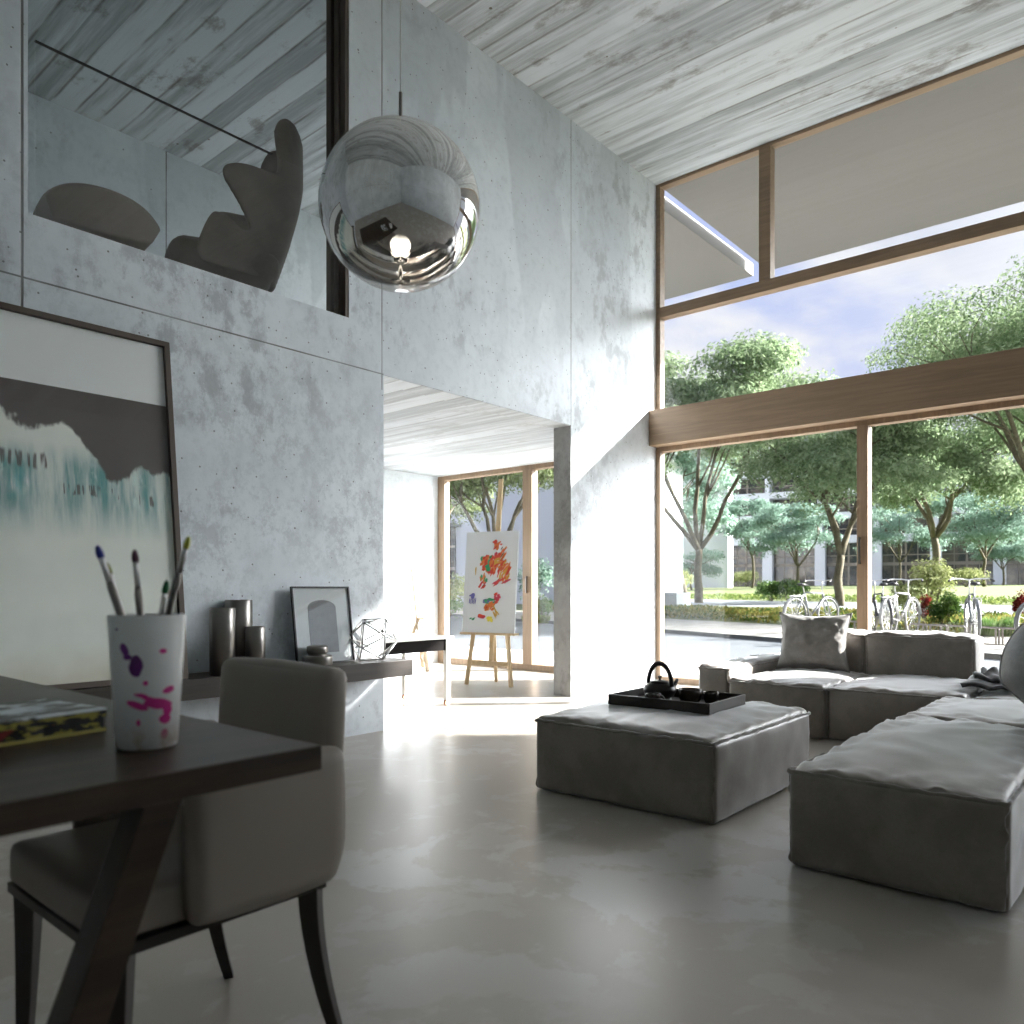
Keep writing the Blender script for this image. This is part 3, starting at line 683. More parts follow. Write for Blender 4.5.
# ---- bicycles
def bike(loc, rz, label, paint, seed, saddle=M['steel']):
    t = thing('bicycle', label, 'bicycle', tuple(loc), rz, 'bicycles at the rack')
    wr = .335
    for x in (-.52, .52):
        w = MB(); w.lathe([(wr-.02, -.018), (wr, -.018), (wr+.012, 0), (wr, .018), (wr-.02, .018)], 40, T(x, 0, wr+.012) @ RX(PI/2), closed=True)
        o = w.build('wheel', tyre, t, smooth=True)
        s = MB()
        for k in range(18):
            a = 2*PI*k/18; s.tube([(x, .02*(-1)**k, wr+.012), (x+math.cos(a)*(wr-.02), 0, wr+.012+math.sin(a)*(wr-.02))], .0022, 4)
        s.lathe([(.0, -.04), (.022, -.04), (.022, .04), (0, .04)], 10, T(x, 0, wr+.012) @ RX(PI/2)); s.build('spokes', M['silver'], o)
        g = MB(); pts = [(x+math.cos(a)*(wr+.035), 0, wr+.012+math.sin(a)*(wr+.035)) for a in [PI*(.12+.95*i/14)+(0 if x < 0 else -.25) for i in range(15)]]
        g.tube(pts, .026, 6, flat=.35); g.build('mudguard', paint, t, smooth=True)
    f = MB(); bb_ = (-.08, 0, .30); seat = (-.24, 0, .80); head = (.34, 0, .78); hl = (.37, 0, .66); rear = (-.52, 0, .35); fr = (.52, 0, .35)
    for a, b, r in ((bb_, seat, .018), (bb_, hl, .021), (seat, head, .017), (head, hl, .022), (hl, (.42, 0, .62), .018)): f.tube([a, b], r, 8)
    for s in (-1, 1):
        f.tube([bb_, (-.3, s*.045, .32), (-.52, s*.055, .347)], .011, 6); f.tube([seat, (-.52, s*.055, .347)], .010, 6)
        f.tube([(.38, s*.03, .66), (.43, s*.045, .6), (.52, s*.055, .347)], .013, 6)
    f.build('frame', paint, t, smooth=True)
    h = MB(); h.tube([(.34, 0, .78), (.315, 0, .98), (.33, 0, 1.02)], .013, 7)
    h.tube([(.14, -.31, 1.02), (.24, -.27, 1.05), (.35, -.12, 1.05), (.36, 0, 1.03), (.35, .12, 1.05), (.24, .27, 1.05), (.14, .31, 1.02)], .012, 7); h.build('handlebar', M['silver'], t, smooth=True)
    h = MB()
    for s in (-1, 1): h.tube([(.20, s*.29, 1.038), (.10, s*.325, 1.008)], .018, 7)
    h.build('grip', M['black'], t, smooth=True)
    h = MB(); h.tube([(-.24, 0, .80), (-.28, 0, .92)], .012, 6); h.build('seat_post', M['silver'], t)
    h = MB(); h.tube([(-.42, 0, .955), (-.36, 0, .965), (-.26, 0, .955), (-.16, 0, .945), (-.11, 0, .94)], [.03, .075, .06, .028, .016], 10, flat=.42); h.build('saddle', M['black'], t, smooth=True)
    h = MB(); h.lathe([(.0, -.012), (.085, -.012), (.085, .0), (0, 0)], 20, T(*bb_) @ T(0, .05, 0) @ RX(PI/2)); h.bar((-.08, .06, .30), (-.02, .06, .15), .02, .012); h.bar((-.08, -.06, .30), (-.14, -.06, .45), .02, .012); h.tube([(-.08, .05, .385), (-.52, .055, .38)], .004, 4); h.build('crank', M['steel'], t)
    h = MB(); h.box(-.06, .02, .06, .14, .14, .16); h.box(-.18, -.10, -.14, -.06, .44, .46); h.build('pedal', M['black'], t)
    h = MB(); h.tube([(-.62, -.06, .73), (-.28, -.06, .74)], .007, 5); h.tube([(-.62, .06, .73), (-.28, .06, .74)], .007, 5); h.tube([(-.62, -.06, .73), (-.62, .06, .73)], .007, 5)
    for x in (-.55, -.45, -.35): h.tube([(x, -.06, .73), (x, .06, .73)], .006, 5)
    for s in (-1, 1): h.tube([(-.58, s*.06, .73), (-.53, s*.06, .36)], .006, 5)
    h.build('luggage_rack', M['silver'], t)
    return t
tyre = plain('pale_grey_tyre', ex((.34, .35, .34)), .7)
pw = plain('bike_white', ex((.62, .63, .62)), .35); pg = plain('bike_silver_grey', ex((.26, .28, .29)), .35); pk = plain('bike_black', (.03, .03, .035), .4)
va = math.atan2(SA, CA)
bike(gs(812, 12.7), va+math.radians(-58), 'silver bicycle at the rack behind the sofa pillow', pg, 1)
bike(gs(879, 12.5), va+math.radians(-12), 'black framed bicycle directly right of the sliding door post', pk, 2)
bike(gs(901, 12.7), va+math.radians(-48), 'white bicycle with bright white frame beside the black bicycle', pw, 3)
bike(gs(972, 12.55), va+math.radians(-24), 'silver bicycle with wide handlebar parked furthest right', pg, 4)
bike(gs(1066, 12.9), va+math.radians(-80), 'silver bicycle cut off by the right picture edge, beside the red shrub', pg, 5)
# rack hoops
def hoop_rack(px, D, label):
    mb = MB(); mb.tube([(0, -.15, -.1), (0, -.15, .24), (0, -.12, .27), (0, .12, .27), (0, .15, .24), (0, .15, -.1)], .016, 7)
    mb.box(-.02, .02, -.3, .3, -.02, .015)
    o = mb.build('bicycle_rack_hoop', M['steel'], None, smooth=False, loc=tuple(gs(px, 12.45))); o.rotation_euler = (0, 0, va-1.0)
    return tag(o, label, 'bike rack', 'low steel rack hoops')
for px, D, lb in ((853, 14.6, 'low steel rack hoop just left of the sliding door post'), (862, 14.2, 'low steel rack hoop hidden mostly behind the sliding door post'), (918, 14.3, 'low steel rack hoop right of the white bicycle front wheel'), (932, 14.3, 'left one of two rack hoops before the ball shrub'), (939, 14.2, 'right one of two rack hoops before the ball shrub'),
                  (956, 13.9, 'rack hoop just left of the furthest right bicycle'), (989, 13.4, 'rack hoop directly right of the furthest right bicycle'), (1006, 13.0, 'rack hoop standing before the bright grass tuft'), (1013, 13.2, 'rack hoop right of the bright grass tuft')):
    hoop_rack(px, D, lb)
# ================================================================ FURNITURE
def nz(x, y, z=0): return noise.noise(Vector((x, y, z)))
def warp(t): return math.sin(t*PI/2)**1 if abs(t) < 1 else t
def puffy(W, D, H, puff=.03, side=.012, r=.028, n=46, seed=0, wr=.008, sag=.0, open_side=None):
    """upholstered block: x 0..W, y 0..D, z 0..H with soft bulging faces and gathered seams (material 1 = top)"""
    idx = {}; V = []; Fc = []; MI = []
    hx, hy, hz = W/2, D/2, H/2
    gx = [(-1+2*i/n) for i in range(n+1)]
    def wp(t): return math.copysign(abs(math.sin(t*PI/2))**1.0, t) if abs(t) < 1 else t
    def put(a, b, c):
        k = (round(a, 5), round(b, 5), round(c, 5))
        if k in idx: return idx[k]
        A, B, Cc = wp(a), wp(b), wp(c)
        p = Vector((A*hx, B*hy, Cc*hz))
        q = Vector((max(-hx+r, min(hx-r, p.x)), max(-hy+r, min(hy-r, p.y)), max(-hz+r, min(hz-r, p.z))))
        d = p-q
        if d.length > 1e-6:
            m = max(abs(d.x), abs(d.y), abs(d.z)); p = q+d.normalized()*r if m > 0 else p
        fa, fb, fc = 1-abs(A)**2.6, 1-abs(B)**2.6, 1-abs(Cc)**3
        s = seed*7.3
        if abs(c) > .999 and c > 0:
            ex = min(hx-abs(p.x), hy-abs(p.y))
            bz = puff*(fa*fb)**.55
            g = math.exp(-ex/.11)
            bz += wr*g*(nz(p.x*22+s, p.y*22, s)*.9+nz(p.x*9, p.y*9+s, 1)*1.4)
            bz += wr*.8*nz(p.x*3.0+s, p.y*5.0, s)+wr*.9*max(0, nz(p.x*2.2+s, p.y*11+3*nz(p.x*2, p.y*2, s), 4))
            p.z += bz-sag*fa*fb
        if abs(a) > .999: p.x += math.copysign(side*(fb*fc)**.5+wr*.5*nz(p.y*6+s, p.z*8, 2), a)
        if abs(b) > .999: p.y += math.copysign(side*(fa*fc)**.5+wr*.5*nz(p.x*6+s, p.z*8, 3), b)
        # wavy corners / edges
        e = (abs(a) > .93)+(abs(b) > .93)+(abs(c) > .93)
        if e >= 2:
            p += Vector((nz(p.z*26+s, p.y*22, 5), nz(p.z*24, p.x*22+s, 6), nz(p.x*24, p.y*24+s, 7)*.9))*wr*.7
        idx[k] = len(V); V.append((p.x+hx, p.y+hy, p.z+hz)); return idx[k]
    for ax in range(3):
        for sg in (-1, 1):
            for i in range(n):
                for j in range(n):
                    q = []
                    for (u, v) in ((gx[i], gx[j]), (gx[i+1], gx[j]), (gx[i+1], gx[j+1]), (gx[i], gx[j+1])):
                        c = [0, 0, 0]; c[ax] = sg; c[(ax+1) % 3] = u; c[(ax+2) % 3] = v; q.append(put(*c))
                    Fc.append(tuple(q)); MI.append(0)
    mb = MB(); mb.v = V; mb.f = Fc; mb.mi = MI; return mb
def seam_loop(W, D, z, seed, r=.0065, ins=.003, amp=.007, M_=None):
    """gathered flange running round the top edge"""
    mb = MB(); pts = []; rs = []
    N = int((W+D)*2/.018); per = 2*(W+D)
    for i in range(N):
        s = per*i/N
        if s < W: p = (s, ins)
        elif s < W+D: p = (W-ins, s-W)
        elif s < 2*W+D: p = (2*W+D-s, D-ins)
        else: p = (ins, per-s)
        w = nz(s*9, seed, 0)*amp+nz(s*24, seed, 3)*amp*.9
        pts.append((min(W-ins, max(ins, p[0]))+nz(s*15, seed, 9)*amp*.5, min(D-ins, max(ins, p[1]))+nz(s*15, seed, 8)*amp*.5, z+w)); rs.append(r*(1+.35*nz(s*20, seed, 2)))
    mb.tube(pts, rs, 6, closed=True, flat=1.5); return mb
def block(name, label, cat, x0, x1, y0, y1, H, seed, puff=.03, group=None, z0=0.002, wr=.013, seam_z=None, mat=None, rot=0, side=.012):
    t = thing(name, label, cat, (x0, y0, z0), rot, group)
    puffy(x1-x0, y1-y0, H, seed=seed, puff=puff, wr=wr, side=side).build('upholstery', mat or M['sofa'], t, smooth=True)
    seam_loop(x1-x0, y1-y0, seam_z or H-.012, seed).build('seam', M['seam'], t, smooth=True)
    return t
SG = 'blocks of the grey modular sofa'
block('ottoman', 'square grey suede ottoman carrying the black tea tray', 'ottoman', 3.028, 4.150, 1.478, 2.440, .355, 1, puff=.045)
block('chaise_module', 'large grey sofa block in right foreground with rumpled pale top', 'sofa module', 2.782, 4.30, .392, 1.072, .35, 2, puff=.035, group=SG, wr=.016)
block('chaise_module', 'grey sofa block behind the foreground block, under the big pale cushion', 'sofa module', 4.31, 5.26, .10, 1.075, .345, 3, puff=.03, group=SG, wr=.015)
block('seat_module', 'left grey seat block of the window sofa, scatter pillow on it', 'sofa module', 5.24, 6.30, 1.775, 2.445, .345, 4, puff=.03, group=SG)
block('seat_module', 'right grey seat block of the window sofa, joining the long side', 'sofa module', 5.27, 6.30, .95, 1.765, .345, 5, puff=.03, group=SG)
block('backrest_module', 'right long low grey backrest block along the window', 'sofa backrest', 6.31, 6.66, 1.10, 1.83, .645, 6, puff=.03, group='sofa backrest blocks', side=.02)
block('backrest_module', 'left grey backrest block along the window, behind the scatter pillow', 'sofa backrest', 6.31, 6.66, 1.84, 2.48, .645, 7, puff=.03, group='sofa backrest blocks', side=.02)
block('armrest_module', 'grey armrest block at the left end of the window sofa', 'sofa armrest', 5.27, 6.75, 2.455, 2.70, .425, 8, puff=.02, wr=.016)
block('corner_module', 'grey corner seat block behind the blanket, at the right', 'sofa module', 5.27, 6.30, -.10, .94, .345, 9, puff=.03, group=SG)
def pillow(name, label, loc, W, H, Tk, rot, mat, seed, cat='cushion', n=34, pin=1.0, rnd=0.0):
    V = []; Fc = []
    def q(i, j, sg):
        u = -1+2*i/n; v = -1+2*j/n
        x = u*W/2*(1-.14*pin*(1-v*v)*abs(u)**3)*math.sqrt(1-rnd*v*v/2); z = v*H/2*(1-.15*pin*(1-u*u)*abs(v)**3)*math.sqrt(1-rnd*u*u/2)
        th = Tk/2*max(0, (1-abs(u)**2.6))**.55*max(0, (1-abs(v)**2.6))**.55
        wrk = .010*nz(u*3+seed, v*4, sg)+.013*max(0, nz(u*2.0+v*1.5+seed, v*7-u*4, sg*2))+.007*nz(u*9+seed, v*9, 2)
        ed = max(0, (1-abs(u)**6)*(1-abs(v)**6))
        return (x, sg*(th+wrk*ed*1.6), z)
    for sg in (-1, 1):
        o = len(V)
        for i in range(n+1):
            for j in range(n+1): V.append(q(i, j, sg))
        for i in range(n):
            for j in range(n):
                a, b, c, d = o+i*(n+1)+j, o+(i+1)*(n+1)+j, o+(i+1)*(n+1)+j+1, o+i*(n+1)+j+1
                Fc.append((a, b, c, d) if sg < 0 else (d, c, b, a))
    mb = MB(); mb.v = V; mb.f = Fc; mb.mi = [0]*len(Fc)
    t = thing(name, label, cat, loc); t.rotation_euler = rot
    o = mb.build('cover', mat, t, smooth=True); md = o.modifiers.new('weld', 'WELD'); md.merge_threshold = .0008
    mb = MB(); pts = []
    for k in range(120):
        s = k/30; i = int(s); f = s-i
        u, v = [(-1+2*f, -1), (1, -1+2*f), (1-2*f, 1), (-1, 1-2*f)][i]
        p = (u*W/2*(1-.14*pin*(1-v*v)*abs(u)**3)*math.sqrt(1-rnd*v*v/2), .0, v*H/2*(1-.15*pin*(1-u*u)*abs(v)**3)*math.sqrt(1-rnd*u*u/2)); pts.append(p)
    mb.tube(pts, .0045, 6, closed=True); mb.build('piping', mat, t, smooth=True)
    return t
pillow('scatter_pillow', 'square grey scatter pillow leaning on the window sofa backrest', (6.14, 2.16, .590), .54, .46, .20, (math.radians(-16), 0, PI/2+.16+PI), M['pillow'], 3)
pillow('big_cushion', 'big pale grey cushion cut off by the right picture edge', (4.44, .30, .590), .74, .54, .42, tuple((RZ(math.radians(-72)) @ RX(math.radians(-22)) @ RY(math.radians(30))).to_euler()), M['pillow2'], 8, pin=.2, rnd=.75)
# folded blanket
t = thing('folded_blanket', 'dark charcoal knitted blanket folded on the sofa corner', 'blanket', (5.72, .80, .39))
mb = MB(); n = 22
def bl(i, j, z0, amp, sx, sy, sd):
    u = i/n; v = j/n
    x = (u-.5)*sx+nz(u*3, v*3, sd)*.04; y = (v-.5)*sy+nz(u*3, v*3, sd+4)*.04
    return (x, y, z0+abs(nz(u*3.1+sd, v*3.1, sd))*amp+.02*math.sin(u*PI)*math.sin(v*PI))
for (z0, amp, sx, sy, sd, nm) in ((.012, .04, .50, .46, 1.3, 'lower_fold'), (.050, .10, .34, .32, 5.1, 'upper_fold')):
    mb = MB(); V = []
    for i in range(n+1):
        for j in range(n+1): V.append(bl(i, j, z0, amp, sx, sy, sd))
    Fc = [(i*(n+1)+j, (i+1)*(n+1)+j, (i+1)*(n+1)+j+1, i*(n+1)+j+1) for i in range(n) for j in range(n)]
    mb.v = V; mb.f = Fc; mb.mi = [0]*len(Fc); o = mb.build(nm, M['blanket'], t, smooth=True); md = o.modifiers.new('s', 'SOLIDIFY'); md.thickness = .022; md.offset = -1
# ---- tray
TZ = .412
ty = thing('tea_tray', 'black rectangular wooden tray on the ottoman', 'tray', (3.72, 1.965, TZ-.012), 0)
TX, TYY, th = .50, .55, .045
A_ = onz(608, 694, TZ+.04); B_ = onz(709.7, 704, TZ+.04); D_ = onz(745.5, 694.3, TZ+.04)
ty.location = ((A_+D_)/2).to_tuple()[:2]+(TZ-.012,)
lx = (D_-B_); ly = (A_-B_); TX, TYY = lx.length, ly.length
ty.rotation_euler = (0, 0, math.atan2(lx.y, lx.x))
mb = MB(); mb.box(-TX/2, TX/2, -TYY/2, TYY/2, 0, .008); mb.build('base', M['tray'], ty)
mb = MB()
for (a, b, c, d) in ((-TX/2, TX/2, -TYY/2, -TYY/2+.012), (-TX/2, TX/2, TYY/2-.012, TYY/2), (-TX/2, -TX/2+.012, -TYY/2+.012, TYY/2-.012), (TX/2-.012, TX/2, -TYY/2+.012, TYY/2-.012)): mb.box(a, b, c, d, 0, .052)
mb.build('rim', M['tray'], ty, bevel=.002)
tz = TZ-.002
def tp(px, py): p = onz(px, py, tz+.006); return p
# teapot
p = tp(662, 699); t = thing('teapot', 'round black cast iron teapot with upright hoop handle', 'teapot', (p.x+.03, p.y+.03, tz), -.25)
MB().lathe([(0, 0), (.045, .0), (.075, .02), (.088, .048), (.082, .072), (.050, .088), (.048, .090)], 40).build('body', M['iron'], t, smooth=True)
MB().lathe([(.052, .088), (.053, .094), (.030, .100), (.006, .102), (.006, .112), (.013, .116), (.012, .124), (0, .126)], 32).build('lid', M['iron'], t, smooth=True)
MB().tube([(.07, 0, .045), (.105, 0, .06), (.125, 0, .085), (.135, 0, .095)], [.020, .015, .010, .009], 12).build('spout', M['iron'], t, smooth=True)
mb = MB(); mb.tube([(0, math.cos(a)*.085, .075+math.sin(a)*.115) for a in [PI*i/24 for i in range(25)]], .0105, 10, flat=1.3); mb.build('handle', M['iron'], t, smooth=True)
def cup(px, py, r, h, label, name='tea_cup', handle=False, taper=.72):
    p = tp(px, py); t = thing(name, label, 'cup', (p.x, p.y, tz), 0)
    MB().lathe([(0, 0), (r*taper, 0), (r*.93, h*.35), (r, h*.96), (r*.97, h), (r*.9, h*.95), (r*.82, h*.3), (r*.6, .008), (0, .008)], 32).build('bowl', M['cupblk'], t, smooth=True)
    MB().lathe([(0, h*.80), (r*.93, h*.80), (r*.93, h*.80+.001), (0, h*.80+.001)], 24).build('tea', M['iron'], t)
    if handle: MB().tube([(math.cos(a)*.018+r*1.0, 0, h*.5+math.sin(a)*.022) for a in [-PI/2+PI*i/10 for i in range(11)]], .004, 8, RZ(-1.4)).build('handle', M['cupblk'], t, smooth=True)
    return t
cup(690, 702, .060, .074, 'larger dark glazed bowl cup standing beside the teapot')
cup(711, 702, .040, .060, 'small dark tea cup at the tray\'s right side')
cup(653, 704, .042, .060, 'small dark tea cup in front of the teapot', handle=True)
# spoon-like bright piece between the cups
p = tp(673, 705); t = thing('folded_napkin', 'small crumpled white napkin between teapot and bowl cup', 'napkin', (p.x, p.y, tz+.007), -.7)
mb = MB(); V = []; n = 10
for i in range(n+1):
    for j in range(n+1): V.append(((i/n-.5)*.06, (j/n-.5)*.05, .004+abs(nz(i*.4, j*.4, 3))*.06*math.sin(PI*i/n)))
mb.v = V; mb.f = [(i*(n+1)+j, (i+1)*(n+1)+j, (i+1)*(n+1)+j+1, i*(n+1)+j+1) for i in range(n) for j in range(n)]; mb.mi = [0]*len(mb.f)
o = mb.build('cloth', M['paper'], t, smooth=True); md = o.modifiers.new('s', 'SOLIDIFY'); md.thickness = .002
# ---- pendant lamp
LP = ray(400.5, 208)*2.62+Vector((0, 0, 1)); LR = .268
t = thing('pendant_lamp', 'large mirrored chrome globe pendant lamp hanging on a thin cord', 'lamp', tuple(LP))
tm = NT('mirror_globe_fade'); z_ = tm.xyz()[2]
gl = tm.n('ShaderNodeBsdfGlossy', {0: (.88, .87, .86, 1), 'Roughness': .012}).outputs[0]
tr = tm.n('ShaderNodeBsdfTransparent', {0: (.92, .90, .87, 1)}).outputs[0]
fr = tm.math('MULTIPLY', tm.math('POWER', tm.n('ShaderNodeLayerWeight', {'Blend': .5}).outputs['Facing'], 4.0), .8)
f_ = tm.ramp(z_, -LR*.76, -LR*.66, .0, .965); f_ = tm.math('MAXIMUM', f_, fr)
mx = tm.n('ShaderNodeMixShader', {0: f_, 1: tr, 2: gl}).outputs[0]; tm.t.links.new(mx, tm.out.inputs[0])
prof = [(LR*math.sin(a), LR*math.cos(a)) for a in [.12+(PI-.12)*i/60 for i in range(61)]]; prof[-1] = (0, -LR)
mb = MB(); mb.lathe(prof, 96); mb.f = [f for f in mb.f if len(f) == 4]; mb.mi = mb.mi[:len(mb.f)]
mb.build('globe', tm.m, t, smooth=True)
MB().lathe([(0, LR+.028), (.006, LR+.028), (.006, LR+.010), (.032, LR+.006), (.034, LR-.012), (0, LR-.012)], 28).build('cap', M['chrome'], t, smooth=True)
MB().tube([(0, 0, LR+.026), (0, 0, LR+.12)], .006, 10).build('stem', M['steel'], t)
MB().tube([(0, 0, LR+.12), (0, 0, CZ-LP.z)], .0022, 6).build('cord', M['silver'], t)
eb = NT('lamp_bulb_glow'); em = eb.n('ShaderNodeEmission', {0: (1, .93, .80, 1), 1: .75}).outputs[0]; eb.t.links.new(em, eb.out.inputs[0])
MB().lathe([(.034*math.sin(a), -.125+.034*math.cos(a)) for a in [PI*i/20 for i in range(21)]], 28).build('bulb', eb.m, t, smooth=True)
MB().lathe([(.020, -.092), (.020, -.02), (.008, .0), (.008, LR-.02)], 20).build('socket', M['chrome'], t, smooth=True)
MB().lathe([(.085, -.098), (.060, -.088), (.030, -.075), (.021, -.06)], 48).build('inner_reflector', M['chrome'], t, smooth=True)
# ---- wall shelf and things on it
SZ = .52
tag(MB().box(-1.2, 3.594, 3.96, 4.262, .412, SZ).build('wall_shelf', M['shelf'], None, bevel=.003), 'long dark wooden floating shelf low along the concrete wall', 'shelf')
def cyl(px, py, r, h, label):
    p = onz(px, py, SZ); o = MB().lathe([(0, 0), (r, 0), (r, h-.004), (r-.004, h), (r-.008, h), (r-.012, h-.012), (0, h-.012)], 40).build('metal_vase', M['steel'], None, smooth=False, loc=(p.x, p.y+r*.4, SZ))
    for f in o.data.polygons: f.use_smooth = abs(f.normal.z) < .5
    return tag(o, label, 'vase', 'brushed metal cylinders on the shelf')
cyl(225, 675.5, .068, .375, 'front left brushed metal cylinder vase on the shelf')
cyl(241.5, 670.5, .078, .415, 'tallest brushed metal cylinder vase, standing behind the other two')
cyl(257.5, 672, .056, .262, 'shortest brushed metal cylinder vase, on the right of the three')
p = onz(302, 664, SZ); t = thing('metal_box', 'low round stacked metal tin beside the framed picture', 'tin', (p.x, 4.08, SZ))
mb = MB(); mb.lathe([(0, 0), (.085, 0), (.092, .01), (.092, .055), (.085, .065), (0, .065)], 40); mb.build('body', M['steel'], t, smooth=True, bevel=.002)
mb = MB(); mb.lathe([(0, .065), (.058, .065), (.056, .075), (.066, .085), (.066, .118), (.060, .124), (0, .124)], 40); mb.build('lid', M['steel'], t, smooth=True, bevel=.002)
p = onz(325, 662, SZ)
tag(MB().box(-.055, .055, -.035, .035, 0, .008).build('note_card', M['silver'], None, loc=(p.x-.02, p.y, SZ)), 'small flat silver card lying by the metal tin', 'card')
# picture frame
def leaning(name, label, cat, px_l, px_r, px_top, yb, yt, zbot, fw, fmat, depth=.02, py_top=None, x0=None, x1=None, ztop=None):
    ang = math.atan2(yt-yb, ztop-zbot); W = x1-x0; Hh = math.hypot(ztop-zbot, yt-yb)
    t = thing(name, label, cat, (x0, yb, zbot)); t.rotation_euler = (-ang, 0, 0)
    mb = MB(); mb.box(0, W, -depth, 0, 0, fw); mb.box(0, W, -depth, 0, Hh-fw, Hh); mb.box(0, fw, -depth, 0, fw, Hh-fw); mb.box(W-fw, W, -depth, 0, fw, Hh-fw)
    mb.build('frame', fmat, t, bevel=.001)
    return t, W, Hh
t, W, Hh = leaning('framed_picture', 'small black framed picture with white mat leaning on the wall', 'picture', 0, 0, 0, 4.155, 4.225, SZ, .010, M['black'], .018, x0=2.80, x1=3.245, ztop=1.012)
MB().box(.01, W-.01, -.006, -.001, .01, Hh-.01).build('mat', M['paper'], t)
tp_ = NT('grey_print'); X = tp_.xyz(); g = tp_.noise(30, 5, .7)
tp_m = tp_.pbr(tp_.mix(g, (.20, .21, .22), (.36, .37, .38)), .8)
pts = [(.115, .07), (W-.115, .07)]+[(W/2+math.cos(a)*(W/2-.115), .36+math.sin(a)*.05) for a in [PI*i/16 for i in range(17)]]
mb = MB(); mb.prism(pts, .0015, Matrix(((1, 0, 0, 0), (0, 0, -1, -.006), (0, 1, 0, 0), (0, 0, 0, 1)))); mb.build('print', tp_m, t)
MB().box(.01, W-.01, -.013, -.011, .01, Hh-.01).build('glass_pane', glass_mat('picture_glass', (.98, .99, .99), 1.6), t)
# wire icosahedron
bmv = bmesh.new(); bmesh.ops.create_icosphere(bmv, subdivisions=1, radius=1)
iv = [v.co.copy() for v in bmv.verts]; ie = [(a.verts[0].index, a.verts[1].index) for a in bmv.edges]; bmv.free()
R_ = .162; rot = Matrix.Rotation(.62, 3, 'Z') @ Matrix.Rotation(.55, 3, 'X') @ Matrix.Rotation(.1, 3, 'Y')
iv = [rot @ v*R_ for v in iv]; zmin = min(v.z for v in iv)
mb = MB()
for a, b in ie: mb.tube([iv[a], iv[b]], .006, 6)
for v in iv: mb.lathe([(0, -.0055), (.0055, 0), (0, .0055)], 6, T(*v))
p = onz(371.5, 661, SZ)
tag(mb.build('wire_polyhedron', M['silver'], None, smooth=True, loc=(3.36, 4.10, SZ-zmin+.004)), 'silver wire icosahedron ornament at the right end of the shelf', 'ornament')
# ---- big painting
x1_, zt_ = 2.02, 2.34; x0_ = -.9; yb_ = 4.02
ptt, PW, PH = leaning('large_painting', 'large abstract painting, pale with dark band and teal drips, in dark frame', 'painting', 0, 0, 0, yb_, 4.235, SZ, .028, M['bronze'], .045, x0=x0_, x1=x1_, ztop=zt_)
tc = NT('painted_canvas'); X = tc.xyz(); x, z = X[0], X[2]
v = tc.math('DIVIDE', z, PH)          # 0 bottom .. 1 top
nzl = tc.noise(1.6, 5, .6, vec=tc.vscale((1, 1, .8)))
nzf = tc.noise(5.0, 6, .7, vec=tc.vscale((1.2, 1, .35)))
col = tc.mix(tc.ramp(tc.noise(2.0, 5, .6), .3, .7), (.80, .84, .77), (.90, .93, .86))
col = tc.mix(tc.ramp(tc.math('ADD', v, tc.math('MULTIPLY', tc.math('SUBTRACT', nzl, .5), .25)), .13, .0, 0, .45), col, (.50, .42, .24))
# teal wash under the band
tz1 = tc.math('MULTIPLY', tc.ramp(v, .38, .52), tc.ramp(v, .66, .58))
drip = tc.noise(3.0, 5, .65, vec=tc.vscale((4.5, 1, .5)))
col = tc.mix(tc.math('MULTIPLY', tz1, tc.ramp(drip, .34, .62, .15, 1.0)), col, (.10, .33, .33))
col = tc.mix(tc.math('MULTIPLY', tz1, tc.ramp(nzf, .55, .68)), col, (.74, .90, .84))
# dark band with ragged lower edge
low = tc.math('ADD', .565, tc.math('MULTIPLY', tc.math('SUBTRACT', nzl, .5), .34))
low = tc.math('ADD', low, tc.math('MULTIPLY', tc.math('SUBTRACT', nzf, .5), .10))
low = tc.math('ADD', low, tc.ramp(x, 2.62, 2.38, 0, .11))
bandf = tc.math('MULTIPLY', tc.ramp(tc.math('SUBTRACT', v, low), -.006, .014), tc.math('LESS_THAN', v, .805))
col = tc.mix(bandf, col, tc.mix(nzf, (.066, .056, .050), (.110, .094, .084)))
topf = tc.math('GREATER_THAN', v, .805)
col = tc.mix(topf, col, tc.mix(nzl, (.84, .87, .86), (.91, .93, .91)))
# rows of short drips
for (vc, vh, xa, xb, sd, sc) in ((.530, .018, 2.36, 2.62, 0, 62), (.60, .026, 1.9, 2.30, 4, 48), (.515, .020, 2.70, 2.80, 7, 70)):
    tick = tc.noise(sc, 2, .5, vec=tc.vscale((1, 1, .08), loc=(sd, 0, 0)))
    k = tc.math('MULTIPLY', tc.ramp(tick, .50, .58), tc.ramp(tc.math('ABSOLUTE', tc.math('SUBTRACT', v, tc.math('ADD', vc, tc.math('MULTIPLY', tc.math('SUBTRACT', nzf, .5), .03)))), vh, vh*.5))
    k = tc.math('MULTIPLY', k, tc.math('MULTIPLY', tc.math('GREATER_THAN', x, xa), tc.math('LESS_THAN', x, xb)))
    col = tc.mix(tc.math('MULTIPLY', k, .85), col, (.09, .07, .06))
pcan = tc.pbr(col, .6, normal=tc.bump(nzf, .2, .004))
MB().box(.028, PW-.028, -.02, -.006, .028, PH-.028).build('canvas', pcan, ptt)
MB().box(.028, PW-.028, -.034, -.031, .028, PH-.028).build('glass_pane', glass_mat('painting_glass', (.995, .995, .995), .5), ptt)
t, W, Hh = leaning('small_frame', 'small dark panel with thin white edge leaning behind the paint cup', 'picture', 0, 0, 0, 3.985, 4.01, SZ, .006, M['white'], .012, x0=1.68, x1=1.985, ztop=.74)
t.rotation_euler = (-.12, .0, 0)
MB().box(.006, W-.006, -.010, -.001, .006, Hh-.006).build('panel', M['bronze'], t)
